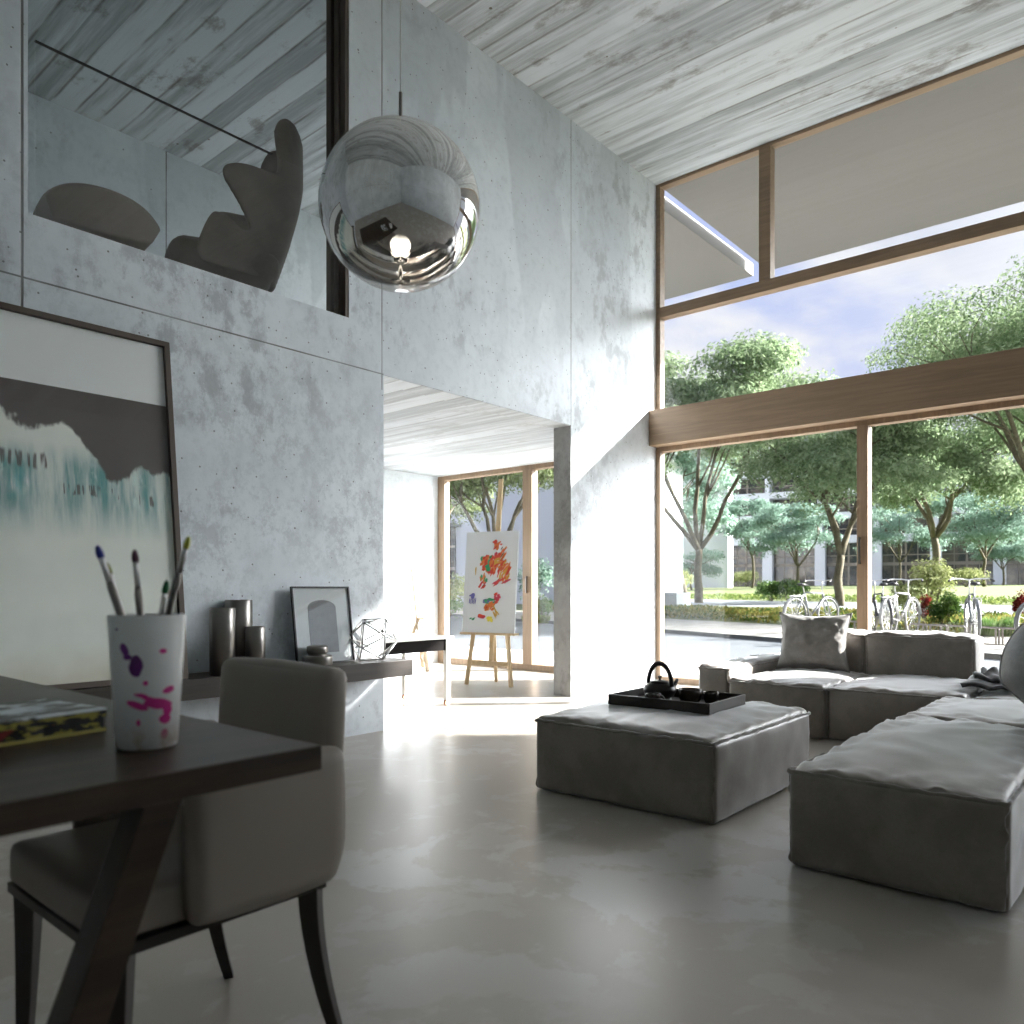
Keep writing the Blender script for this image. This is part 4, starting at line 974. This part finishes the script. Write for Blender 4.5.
# ================================================================ DINING TABLE
c0 = ray(322, 745)*(.26/.2006); TXR, TYN = c0.x, c0.y; TZT = .74
t = thing('dining_table', 'dark brown wooden dining table in the left foreground', 'table', (TXR-1.0, TYN, 0))
bm_ = MB(); bm_.box(0, 1.0, 0, 1.9, TZT-.041, TZT); bm_.build('tabletop', M['walnut'], t, bevel=.002)
def tleg(x_top, x_bot, y, nm='leg'):
    mb = MB(); mb.bar((x_top, y, TZT-.042), (x_bot, y, .0), .055, .062, up=(0, 1, 0)); mb.build(nm, M['walnut'], t, bevel=.002)
xt = .545-(TXR-1.0)
for y in (.085, 1.815):
    tleg(xt, xt-.26, y); tleg(1.0-xt, 1.0-xt+.26, y)
# ---- paint cup with brushes
p = onz(144.5, 748, TZT); cz = TZT+.001; D0 = p.x*CA+p.y*SA
pc = thing('paint_cup', 'white plastic cup splashed with magenta and violet paint', 'cup', (p.x+.010, p.y+.012, cz))
ch = .215*1.0
cm = NT('splashed_plastic'); X = cm.xyz(); 
th_ = cm.math('ARCTAN2', X[1], X[0]); th_ = th_
uv = cm.n('ShaderNodeCombineXYZ', {0: cm.math('MULTIPLY', th_, .055), 1: 0.0, 2: X[2]}).outputs[0]
def blob(cx, cz_, rx, rz, tilt=0.0):
    # ellipse on the cup wall around angle cx (m) / height cz_
    dx = cm.math('SUBTRACT', cm.math('MULTIPLY', th_, .055), cx); dz = cm.math('SUBTRACT', X[2], cz_)
    a = cm.math('ADD', cm.math('MULTIPLY', dx, math.cos(tilt)), cm.math('MULTIPLY', dz, math.sin(tilt)))
    b = cm.math('SUBTRACT', cm.math('MULTIPLY', dz, math.cos(tilt)), cm.math('MULTIPLY', dx, math.sin(tilt)))
    d = cm.math('ADD', cm.math('POWER', cm.math('ABSOLUTE', cm.math('DIVIDE', a, rx)), 2.0), cm.math('POWER', cm.math('ABSOLUTE', cm.math('DIVIDE', b, rz)), 2.0))
    wob = cm.math('MULTIPLY', cm.math('SUBTRACT', cm.noise(60, 3, .6, vec=uv), .5), 1.1)
    return cm.ramp(cm.math('ADD', d, wob), .9, 1.05, 1, 0)
# facing the camera: direction to camera in cup frame
ac = math.atan2(-p.y, -p.x)
def A(px): return (ac+(px-147)/36.0*.95)*.055   # picture column -> arc length on the wall
col = cm.mix(cm.noise(30, 3), (.70, .70, .70), (.80, .80, .79))
mag = None
for (px, py, rx, rz, tl) in ((160, 702, .022, .0065, -.12), (136, 703, .016, .0042, -.35), (171, 709, .008, .007, 0), (172, 689, .010, .004, .2), (168, 718, .010, .006, 0), (163, 650, .005, .003, 0), (140, 693, .010, .0025, -.2), (168, 733, .006, .006, 0), (150, 697, .012, .003, -.3), (145, 681, .0035, .003, 0), (137, 720, .003, .004, 0)):
    k = blob(A(px), (748-py)*.00162, rx*1.2, rz*1.35, tl); mag = k if mag is None else cm.math('MAXIMUM', mag, k)
col = cm.mix(mag, col, (.62, .035, .26))
vio = None
for (px, py, rx, rz, tl) in ((135, 664, .0075, .017, -.05), (123, 648, .0045, .011, .4), (114, 628, .002, .002, 0), (126, 655, .005, .005, 0)):
    k = blob(A(px), (748-py)*.00162, rx*1.5, rz*1.0, tl); vio = k if vio is None else cm.math('MAXIMUM', vio, k)
col = cm.mix(vio, col, cm.mix(cm.noise(18, 2), (.012, .004, .02), (.22, .02, .30)))
col = cm.mix(cm.math('MULTIPLY', cm.ramp(X[2], .05, .0), cm.ramp(cm.noise(25, 4), .45, .6)), col, (.50, .42, .34))
cmat = cm.pbr(col, .38, **{'Subsurface Weight': .0})
r0_, r1_ = .0465, .0595
MB().lathe([(0, 0), (r0_-.003, 0), (r0_, .003), (r1_, ch), (r1_-.002, ch+.0015), (r1_-.004, ch), (r0_-.003, .006), (0, .006)], 64).build('cup_body', cmat, pc, smooth=True)
def brush(tipx, tipy, tcol, label, ang, rad=.0042, dz=.0, baser=.6, dd=0.0):
    # the brush leans on the rim; tip at picture point (tipx, tipy)
    tip = ray(tipx, tipy)*(D0+dd)+Vector((0, 0, 1)); tip = tip
    c = Vector(pc.location); base = Vector((c.x-(tip.x-c.x)*.30, c.y-(tip.y-c.y)*.30, cz+.012))
    bx = (base-c); 
    if Vector((bx.x, bx.y)).length > .03: s = .03/Vector((bx.x, bx.y)).length; base.x = c.x+bx.x*s; base.y = c.y+bx.y*s
    d = (tip-base); Ln = d.length; t = thing('paint_brush', label, 'paint brush', tuple(base), 0, 'brushes in the paint cup')
    t.rotation_euler = d.to_track_quat('Z', 'Y').to_euler()
    MB().lathe([(0, 0), (rad*.6, .002), (rad*1.0, Ln*.35), (rad*1.35, Ln-.075), (rad*.9, Ln-.06)], 14).build('handle', M['steel'] if rad > .0041 else M['white'], t, smooth=True)
    MB().lathe([(rad*.95, Ln-.062), (rad*1.05, Ln-.03), (rad*1.05, Ln-.022)], 14).build('ferrule', M['silver'], t, smooth=True)
    MB().lathe([(rad*1.0, Ln-.024), (rad*1.25, Ln-.014), (rad*.8, Ln-.004), (0, Ln)], 14).build('bristles', tcol, t, smooth=True)
pcol = lambda n, c: plain('paint_'+n, c, .5)
brush(97, 545, pcol('blue', (.03, .04, .30)), 'leftmost brush with blue tip leaning out of the cup', 0, .0048, dd=.0)
brush(107, 562, pcol('olive', (.28, .30, .05)), 'brush with olive tip right behind the blue tipped brush', 0, .0032, dd=.03)
brush(134.5, 549, pcol('plum', (.10, .03, .06)), 'middle brush with dark plum tip standing upright', 0, .0045, dd=.01)
brush(167, 580, pcol('green', (.01, .12, .04)), 'short brush with dark green tip', 0, .0042, dd=-.01)
brush(174, 585, pcol('coral', (.50, .10, .07)), 'short brush with coral red tip next to the green tipped one', 0, .0040, dd=.01)
brush(189, 536, pcol('lime', (.45, .46, .04)), 'rightmost tall brush with lime yellow tip', 0, .0042, dd=.0)
# ---- paint smeared board stack
A1 = onz(-60, 735, TZT+.035); A2 = onz(107, 712, TZT+.035); A3 = onz(60, 703, TZT+.035)
bk_mat = NT('paint_crusted_edge'); n_ = bk_mat.noise(26, 4, .6, vec=bk_mat.vscale((1, 1, 3))); c_ = bk_mat.mix(bk_mat.ramp(n_, .52, .56), (.012, .012, .012), (.32, .28, .05))
n2_ = bk_mat.noise(9, 4, .6, vec=bk_mat.vscale((1, 1, 2), loc=(4, 4, 4))); c_ = bk_mat.mix(bk_mat.ramp(n2_, .60, .64), c_, (.22, .02, .02)); bkm = bk_mat.pbr(c_, .45)
bp = NT('paint_smeared_page'); n_ = bp.noise(7, 5, .6, vec=bp.vscale((1, 2.6, 1))); c_ = bp.mix(bp.ramp(n_, .52, .60), (.72, .76, .80), (.10, .10, .09)); bpm = bp.pbr(c_, .5)
dirn = math.atan2((A2-A1).y, (A2-A1).x)
sk = thing('sketch_book', 'thick sketch book with paint-crusted yellow and black edges on the table', 'book', (A2.x, A2.y, TZT+.001), dirn+PI)
def book_part(nm, z0, z1, mat, ins, wob=.002):
    mb = MB(); n = 24; top = []; bot = []
    W_, H_ = .36, .22
    per = [(i/n*W_, 0) for i in range(n)]+[(W_, -i/n*H_) for i in range(n)]+[(W_-i/n*W_, -H_) for i in range(n)]+[(0, -H_+i/n*H_) for i in range(n)]
    pts = [(a+ins+nz(a*40, b*40, z0*90)*wob, b-ins+nz(a*40, b*40, z1*90)*wob) for a, b in per]
    mb.prism(pts, z1-z0, T(0, 0, z0)); return mb.build(nm, mat, sk)
book_part('back_cover', 0, .006, plain('yellow_cover', (.42, .36, .10), .5), .001)
book_part('pages', .006, .026, bkm, .004, .004)
book_part('upper_pages', .026, .038, bkm, .001, .004)
book_part('front_cover', .038, .042, bpm, .0)
# ================================================================ DINING CHAIR
cx, cyy = 1.013, 1.370     # back right corner (near side)
dc = thing('dining_chair', 'taupe upholstered dining chair with dark tapered legs tucked under table', 'chair', (cx, cyy, 0))
def cushion_block(x0, x1, y0, y1, z0, z1, r, n=14, bulge=.008):
    mb = MB(); hx, hy, hz = (x1-x0)/2, (y1-y0)/2, (z1-z0)/2; idx = {}
    def put(a, b, c):
        k = (round(a, 4), round(b, 4), round(c, 4))
        if k in idx: return idx[k]
        A_, B_, C_ = [math.sin(q*PI/2) if abs(q) < 1 else q for q in (a, b, c)]
        p = Vector((A_*hx, B_*hy, C_*hz)); q = Vector((max(-hx+r, min(hx-r, p.x)), max(-hy+r, min(hy-r, p.y)), max(-hz+r, min(hz-r, p.z)))); d = p-q
        if d.length > 1e-6: p = q+d.normalized()*r
        if abs(a) > .999: p.x += math.copysign(bulge*(1-B_*B_)*(1-C_*C_), a)
        if abs(b) > .999: p.y += math.copysign(bulge*(1-A_*A_)*(1-C_*C_), b)
        if abs(c) > .999: p.z += math.copysign(bulge*(1-B_*B_)*(1-A_*A_), c)
        idx[k] = len(mb.v); mb.v.append((p.x+(x0+x1)/2, p.y+(y0+y1)/2, p.z+(z0+z1)/2)); return idx[k]
    g = [-1+2*i/n for i in range(n+1)]
    for ax in range(3):
        for sg in (-1, 1):
            for i in range(n):
                for j in range(n):
                    q = []
                    for (u, v) in ((g[i], g[j]), (g[i+1], g[j]), (g[i+1], g[j+1]), (g[i], g[j+1])):
                        c = [0, 0, 0]; c[ax] = sg; c[(ax+1) % 3] = u; c[(ax+2) % 3] = v; q.append(put(*c))
                    mb.f.append(tuple(q)); mb.mi.append(0)
    return mb
SW, SD = .462, .50     # length in x, width in y
cushion_block(-SW, -.05, .012, SD-.012, .385, .475, .022).build('seat', M['leather'], dc, smooth=True)
# side wings (low arms)
for yy, sg in ((0, 1), (SD, -1)):
    y0, y1 = (yy-.028, yy+.022) if sg > 0 else (yy-.022, yy+.028)
    mb = cushion_block(-.322, .02, y0, y1, .384, .665, .024)
    mb.v = [(x, y, z) if z > .45 else (x-(.45-z)*.30*max(0, (x+.2)/.2), y, z) for x, y, z in mb.v]
    mb.build('side_wing', M['leather'], dc, smooth=True)
mb = cushion_block(-.035, .026, .0, SD-.045, .40, .826, .024); mb.v = [(x+(z-.4)*.06, y, z) for x, y, z in mb.v]
mb.build('backrest', M['leather'], dc, smooth=True)
mb = MB(); mb.box(-SW+.002, -.01, .006, SD-.006, .365, .386); mb.build('seat_frame', M['darkwood'], dc, bevel=.002)
def cleg(x, y, dx, dy, top=.37):
    mb = MB(); pts = []; n = 8
    for i in range(n+1):
        s = i/n; pts.append((x+dx*s**1.7, y+dy*s**1.7, top*(1-s)))
    rs = [.030-.014*i/n for i in range(n+1)]
    mb.tube(pts, rs, 4); mb.v = mb.v; mb.build('leg', M['darkwood'], dc, bevel=.002)
cleg(-.035, .03, .075, -.01); cleg(-.035, SD-.03, .075, .02); cleg(-SW+.035, .03, -.01, 0); cleg(-SW+.035, SD-.03, -.01, 0)
# ================================================================ STUDIO (easel room)
def easel(loc, rz, sc, label, canvas_w, canvas_h, cz0, mast, canvas_label=None, paint=True, wmat=None, gname='easel'):
    wm = wmat or M['easelwood']
    t = thing('easel', label, 'easel', tuple(loc), rz)
    lean = .10
    mb = MB(); mb.bar((-.20, 0, cz0+.02), (-.265, -.04, 0), .032, .045); mb.build('leg', wm, t, bevel=.001)
    mb = MB(); mb.bar((.20, 0, cz0+.02), (.265, -.04, 0), .032, .045); mb.build('leg', wm, t, bevel=.001)
    mb = MB(); mb.bar((0, .05, cz0+.30), (-.10, .30, 0), .032, .040); mb.build('rear_leg', wm, t, bevel=.001)
    mb = MB(); mb.bar((0, .012, cz0-.30), (0, .012+mast*lean, mast), .050, .022); mb.build('mast', wm, t, bevel=.001)
    mb = MB(); mb.bar((-.23, -.01, cz0*.42), (.23, -.01, cz0*.42), .022, .045); mb.build('crossbar', wm, t, bevel=.001)
    mb = MB(); mb.box(-canvas_w*.58, canvas_w*.58, -.075, .02, cz0-.022, cz0); mb.build('ledge', wm, t, bevel=.001)
    zt = cz0+canvas_h; mb = MB(); yq = .012+zt*lean-.045
    mb.box(-.06, .06, yq-.05, yq+.03, zt-.012, zt+.016); mb.build('top_clamp', wm, t, bevel=.001)
    return t, lean
eb_ = (onz(468, 683.5, 0)+onz(513.6, 687.5, 0))/2
ew = (onz(468, 683.5, 0)-onz(513.6, 687.5, 0)); erz = math.radians(-78)
D_e = (eb_.x*CA+eb_.y*SA)
cz0 = 1-(632.5-HZ)/F*D_e
ea, lean = easel((eb_.x, eb_.y, 0), erz, 1, 'pale pine easel holding the splashed canvas in the studio', .56, 1.02, cz0, 2.16)
ea.rotation_euler = (0, 0, erz)
# canvas, a thing of its own resting on the easel ledge
cw_, chh = .62, 1.05
cvt = thing('painted_canvas', 'white canvas with bright red, orange and green finger painting on easel', 'canvas', tuple(Matrix.Translation(eb_) @ RZ(erz) @ Vector((0, -.055, cz0+.001))))
cvt.rotation_euler = (-math.atan(lean)*.95, 0, erz)
MB().box(-cw_/2, cw_/2, -.002, .018, 0, chh).build('panel', M['paper'], cvt, bevel=.001)
mb = MB()
for k in range(3): mb.box(-cw_/2+.01, cw_/2-.01, .018, .026, (.01, chh/2-.02, chh-.05)[k], (.05, chh/2+.02, chh-.01)[k])
mb.build('stretcher_bar', M['easelwood'], cvt)
pal = [plain('daub_'+n, c, .5, var=.15, scale=60) for n, c in (('red', (.62, .07, .035)), ('orange', (.70, .20, .05)), ('crimson', (.55, .05, .10)), ('green', (.04, .32, .14)), ('ochre', (.62, .38, .06)), ('violet', (.14, .13, .38)), ('yellow', (.78, .68, .08)), ('umber', (.16, .08, .05)))]
rng = random.Random(5); mb = MB()
def daub(px, py, ln, wd, ang, mi, lay):
    # px, py in the picture crop frame (465..522, 527..632) -> canvas coordinates
    u = (px-490.2-(632-py)*.053)/55*cw_; v = (631.5-py)/102*chh
    s = .0118; L_ = ln*s; W_ = wd*s; n = 12; vs = []; y = -.003-lay*.00002
    for i in range(n):
        a = 2*PI*i/n; r = 1+.25*rng.uniform(-1, 1); x_, z_ = math.cos(a)*L_/2*r, math.sin(a)*W_/2*r
        vs.append((u+x_*math.cos(ang)-z_*math.sin(ang), y, v+x_*math.sin(ang)+z_*math.cos(ang)))
    vs2 = [(x, -.0019, z) for x, y_, z in vs]
    mb.cur = mi; fs = [tuple(range(n-1, -1, -1))]+[(i, (i+1) % n, n+(i+1) % n, n+i) for i in range(n)]
    vs = [(max(-cw_/2+.004, min(cw_/2-.004, x)), y, z) for x, y, z in vs]; vs2 = [(max(-cw_/2+.004, min(cw_/2-.004, x)), y, z) for x, y, z in vs2]
    mb.add(vs+vs2, fs)
lay = 0
def cloud(cx_, cy_, rx, ry, n, cols, l0, w0, a0, spread=.5):
    global lay
    for _ in range(n):
        a = rng.uniform(0, 2*PI); q = math.sqrt(rng.random())
        daub(cx_+math.cos(a)*q*rx, cy_+math.sin(a)*q*ry, l0*rng.uniform(.6, 1.4), w0*rng.uniform(.6, 1.4), a0+rng.uniform(-spread, spread), rng.choice(cols), lay); lay += 1
cloud(497, 562, 12, 10, 60, (0, 0, 0, 1, 2), 5, 2.4, .9)
cloud(490, 560, 6, 8, 22, (0, 0, 3, 1), 4, 2.6, .9)
cloud(508, 570, 6, 10, 36, (0, 1, 1, 4), 6, 1.6, 1.1, .3)
cloud(501, 543, 4, 4, 10, (0, 0, 1), 4, 2.4, .6)
cloud(502, 560, 4, 3, 8, (4, 4, 1), 4, 1.6, .4)
cloud(486, 578, 4, 6, 12, (3, 3, 0, 1), 4, 1.6, 1.2)
cloud(491, 566, 2.2, 3, 7, (3,), 3, 2.6, 1.4)
cloud(485, 584, 4, 3, 8, (2, 0, 7), 3.5, 1.5, .4)
cloud(505, 581, 7, 3, 14, (2, 2, 0), 6, 1.2, .6, .25)
cloud(492, 600, 8, 2.5, 14, (3, 3, 5), 4, 1.6, .3)
cloud(500, 597, 3, 5, 12, (2, 2, 0), 3.5, 2, 1.0)
cloud(492, 606, 5, 4, 16, (0, 0, 1), 4, 2, .7)
cloud(485, 615.5, 4, 1.2, 7, (0, 0, 2), 4, 2, .1)
cloud(493, 618, 2, 2, 6, (6,), 3, 2.6, .2)
cloud(474, 594, 2, 2.5, 7, (5,), 3, 2.4, .2); [daub(471+i*1.6, 600, 5, .9, 1.5, 5, 90+i) for i in range(5)]
cloud(473.5, 618, 1.8, 1, 4, (3,), 3, 1, .3)
cloud(498, 611, 2, 5, 5, (4, 4), 6, 1.0, -1.0, .2)
cloud(478, 570, .5, 3, 3, (4,), 4, .6, 1.5, .1)
cloud(507, 552, 3, 6, 12, (1, 7, 0, 4), 5, .8, 1.0, .2)
mb.build('paint_strokes', pal, cvt, recalc=False)
# second, white easel leaning by the back wall
e2p = onz(427, 664, 0)
e2, l2 = easel((6.62, 7.12, 0), .9, 1, 'slim bare wooden easel standing by the back wall of the studio', .5, .30, .33, 1.25, wmat=plain('sun_bleached_wood', (.42, .33, .23), .7))
c2 = thing('blank_canvas', 'small blank white canvas on the slim easel by the back wall', 'canvas', tuple(Matrix.Translation((6.62, 7.12, 0)) @ RZ(.9) @ Vector((0, -.06, .331))))
c2.rotation_euler = (-math.atan(l2)*.9, 0, .9)
MB().box(-.22, .22, -.002, .018, 0, .30).build('panel', M['paper'], c2)
# work bench
b0 = onz(447, 706, 0); b1 = onz(402, 700, 0)
bt = .70
zt = 1-(636-HZ)/F*(b0.x*CA+b0.y*SA)
wt = thing('work_bench', 'white topped studio bench table with black apron and castor leg', 'table', (b0.x, b0.y, 0))
bl_ = 2.1
X0 = -bl_; 
MB().box(X0, .06, -.03, .60, zt-.022, zt).build('tabletop', M['white'], wt, bevel=.002)
MB().box(X0+.08, -.0, .0, .56, zt-.12, zt-.022).build('apron', plain('matte_black', (.010, .009, .009), .95, **{'Specular IOR Level': .1}), wt)
for (a, b) in ((0, 0), (0, .53), (X0+.06, 0), (X0+.06, .53)):
    l = MB().box(a-.018, a+.026, b-.018, b+.026, .05, zt-.022).build('leg', M['white'], wt, bevel=.001)
    MB().lathe([(0, -.012), (.030, -.012), (.032, 0), (.030, .012), (0, .012)], 20, T(a+.004, b+.004, .032) @ RX(PI/2)).build('castor', M['copper'], l)
# ================================================================ EGG CHAIR + FOOTSTOOL on the loft
def catmull(P, n=10):
    out = []; m = len(P)
    for i in range(m):
        p0, p1, p2, p3 = P[i-1], P[i], P[(i+1) % m], P[(i+2) % m]
        for k in range(n):
            t = k/n; out.append(tuple(.5*((2*b)+(-a+c)*t+(2*a-5*b+4*c-d)*t*t+(-a+3*b-3*c+d)*t**3) for a, b, c, d in zip(p0, p1, p2, p3)))
    return out
def egg_chair(loc, rz):
    t = thing('lounge_chair', 'tall winged taupe lounge chair on the upper loft behind the railing', 'armchair', tuple(loc), rz)
    # profile (d = distance forward from the back, z = height)
    Pp = [(-.001, .32), (.25, .30), (.40, .30), (.52, .33), (.57, .44), (.55, .62), (.46, .62), (.34, .56), (.30, .58), (.38, .68), (.54, .86), (.55, .95), (.44, .985), (.25, .985), (.215, 1.08), (.235, 1.30), (.18, 1.43), (.08, 1.44), (-.001, 1.36)]
    # smooth open curve
    pts = []
    for i in range(len(Pp)-1):
        p0 = Pp[max(i-1, 0)]; p1 = Pp[i]; p2 = Pp[i+1]; p3 = Pp[min(i+2, len(Pp)-1)]
        for k in range(6):
            s = k/6; pts.append(tuple(.5*((2*b)+(-a+c)*s+(2*a-5*b+4*c-d)*s*s+(-a+3*b-3*c+d)*s**3) for a, b, c, d in zip(p0, p1, p2, p3)))
    pts.append(Pp[-1]); pts = [(max(0, a), b) for a, b in pts]
    nb = len(pts); edge0 = [(0, Pp[-1][1]-(Pp[-1][1]-Pp[0][1])*i/26) for i in range(1, 26)]
    outl = [Vector(p) for p in pts]+[Vector(p) for p in edge0]
    grid = []
    for i in range(1, 24):
        for j in range(1, 32):
            a = (i/24)**1.6*.70; b = .30+1.25*j/32; grid.append(Vector((a, b)))
    def inside(p):
        c = False; m = len(outl)
        for i in range(m):
            a, b = outl[i], outl[i-1]
            if (a.y > p.y) != (b.y > p.y) and p.x < (b.x-a.x)*(p.y-a.y)/(b.y-a.y)+a.x: c = not c
        return c
    grid = [p for p in grid if inside(p) and min((p-q).length for q in outl) > .012]
    allp = outl+grid; eds = [(i, (i+1) % len(outl)) for i in range(len(outl))]
    vs2, _, fs, _, _, _ = geometry.delaunay_2d_cdt(allp, eds, [list(range(len(outl)))], 1, 1e-5)
    mb = MB(); Rw = .37; D0 = .42
    def mp(p, sg):
        d, z = p.x, p.y
        W = Rw*(.80+.25*math.sin(min(1, max(0, (z-.25)/.6))*PI/2))*(1 if z < .8 else 1-.22*((z-.8)/.6)**1.5)
        q = min(1.0, d/D0); y = W*math.sqrt(max(0, 1-(1-q)**2))
        y *= 1-.05*max(0, d-.45)/.25
        xb = .22-.30*max(0, 1.05-z)**1.3
        return (xb-d, sg*y, z)
    for sg in (-1, 1):
        o = len(mb.v); mb.v += [mp(p, sg) for p in vs2]; mb.f += [tuple(i+o for i in f) for f in fs]; mb.mi += [0]*len(fs)
    ob = mb.build('shell', M['egg'], t, smooth=True); ob.modifiers.new('w', 'WELD').merge_threshold = .002
    md = ob.modifiers.new('s', 'SOLIDIFY'); md.thickness = .035; md.offset = 0; md = ob.modifiers.new('sub', 'SUBSURF'); md.levels = 1; md.render_levels = 1
    mb = MB(); n = 12
    c = cushion_block(-.66, .02, -.28, .28, .30, .50, .08, bulge=.03); c.build('seat_cushion', M['egg'], t, smooth=True)
    c = cushion_block(-.05, .06, -.22, .22, .50, 1.15, .05, bulge=.02); c.v = [(x+.22*(z-.6), y, z) for x, y, z in c.v]; c.build('back_cushion', M['egg'], t, smooth=True)
    MB().lathe([(.03, .02), (.03, .30)], 16, T(-.25, 0, 0)).build('column', M['steel'], t, smooth=True)
    for k in range(4):
        m = MB(); a = PI/4+k*PI/2; m.tube([(-.25, 0, .05), (-.25+math.cos(a)*.33, math.sin(a)*.33, .012)], [.018, .010], 8); m.build('foot', M['steel'], t)
    return t
ZF = ZL+.004
egg_chair((3.13, 4.98, ZF), math.radians(-22))
t = thing('footstool', 'low taupe upholstered footstool left of the lounge chair on loft', 'footstool', (1.95, 4.98, ZF), math.radians(-8))
mb = MB(); n = 24; V = []
for i in range(n+1):
    for j in range(n+1):
        u = -1+2*i/n; v = -1+2*j/n
        x = u*.31; y = v*.26*(1-.15*u*u); zt2 = .46+.07*(1-u*u)-.0*v*v - .05*abs(v)**4 - .06*abs(u)**5
        V.append((x, y, zt2))
k0 = len(V)
for i in range(n+1):
    for j in range(n+1):
        u = -1+2*i/n; v = -1+2*j/n
        V.append((u*.31*.86, v*.26*(1-.15*u*u)*.84, .27-.03*(1-u*u)))
W1 = n+1
fs = [(i*W1+j, (i+1)*W1+j, (i+1)*W1+j+1, i*W1+j+1) for i in range(n) for j in range(n)]+[(k0+i*W1+j, k0+i*W1+j+1, k0+(i+1)*W1+j+1, k0+(i+1)*W1+j) for i in range(n) for j in range(n)]
for i in range(n): fs += [(i*W1, k0+i*W1, k0+(i+1)*W1, (i+1)*W1), (i*W1+n, (i+1)*W1+n, k0+(i+1)*W1+n, k0+i*W1+n), (i, i+1, k0+i+1, k0+i), (n*W1+i, k0+n*W1+i, k0+n*W1+i+1, n*W1+i+1)]
mb.v = V; mb.f = fs; mb.mi = [0]*len(fs); mb.build('cushion', M['egg'], t, smooth=True, bevel=.02, seg=3)
MB().lathe([(.028, .02), (.028, .30)], 16).build('column', M['steel'], t, smooth=True)
for k in range(4):
    m = MB(); a = PI/4+k*PI/2; m.tube([(0, 0, .05), (math.cos(a)*.26, math.sin(a)*.26, .012)], [.016, .010], 8); m.build('foot', M['steel'], t)
p = onY(100, 232, PY1+.05)
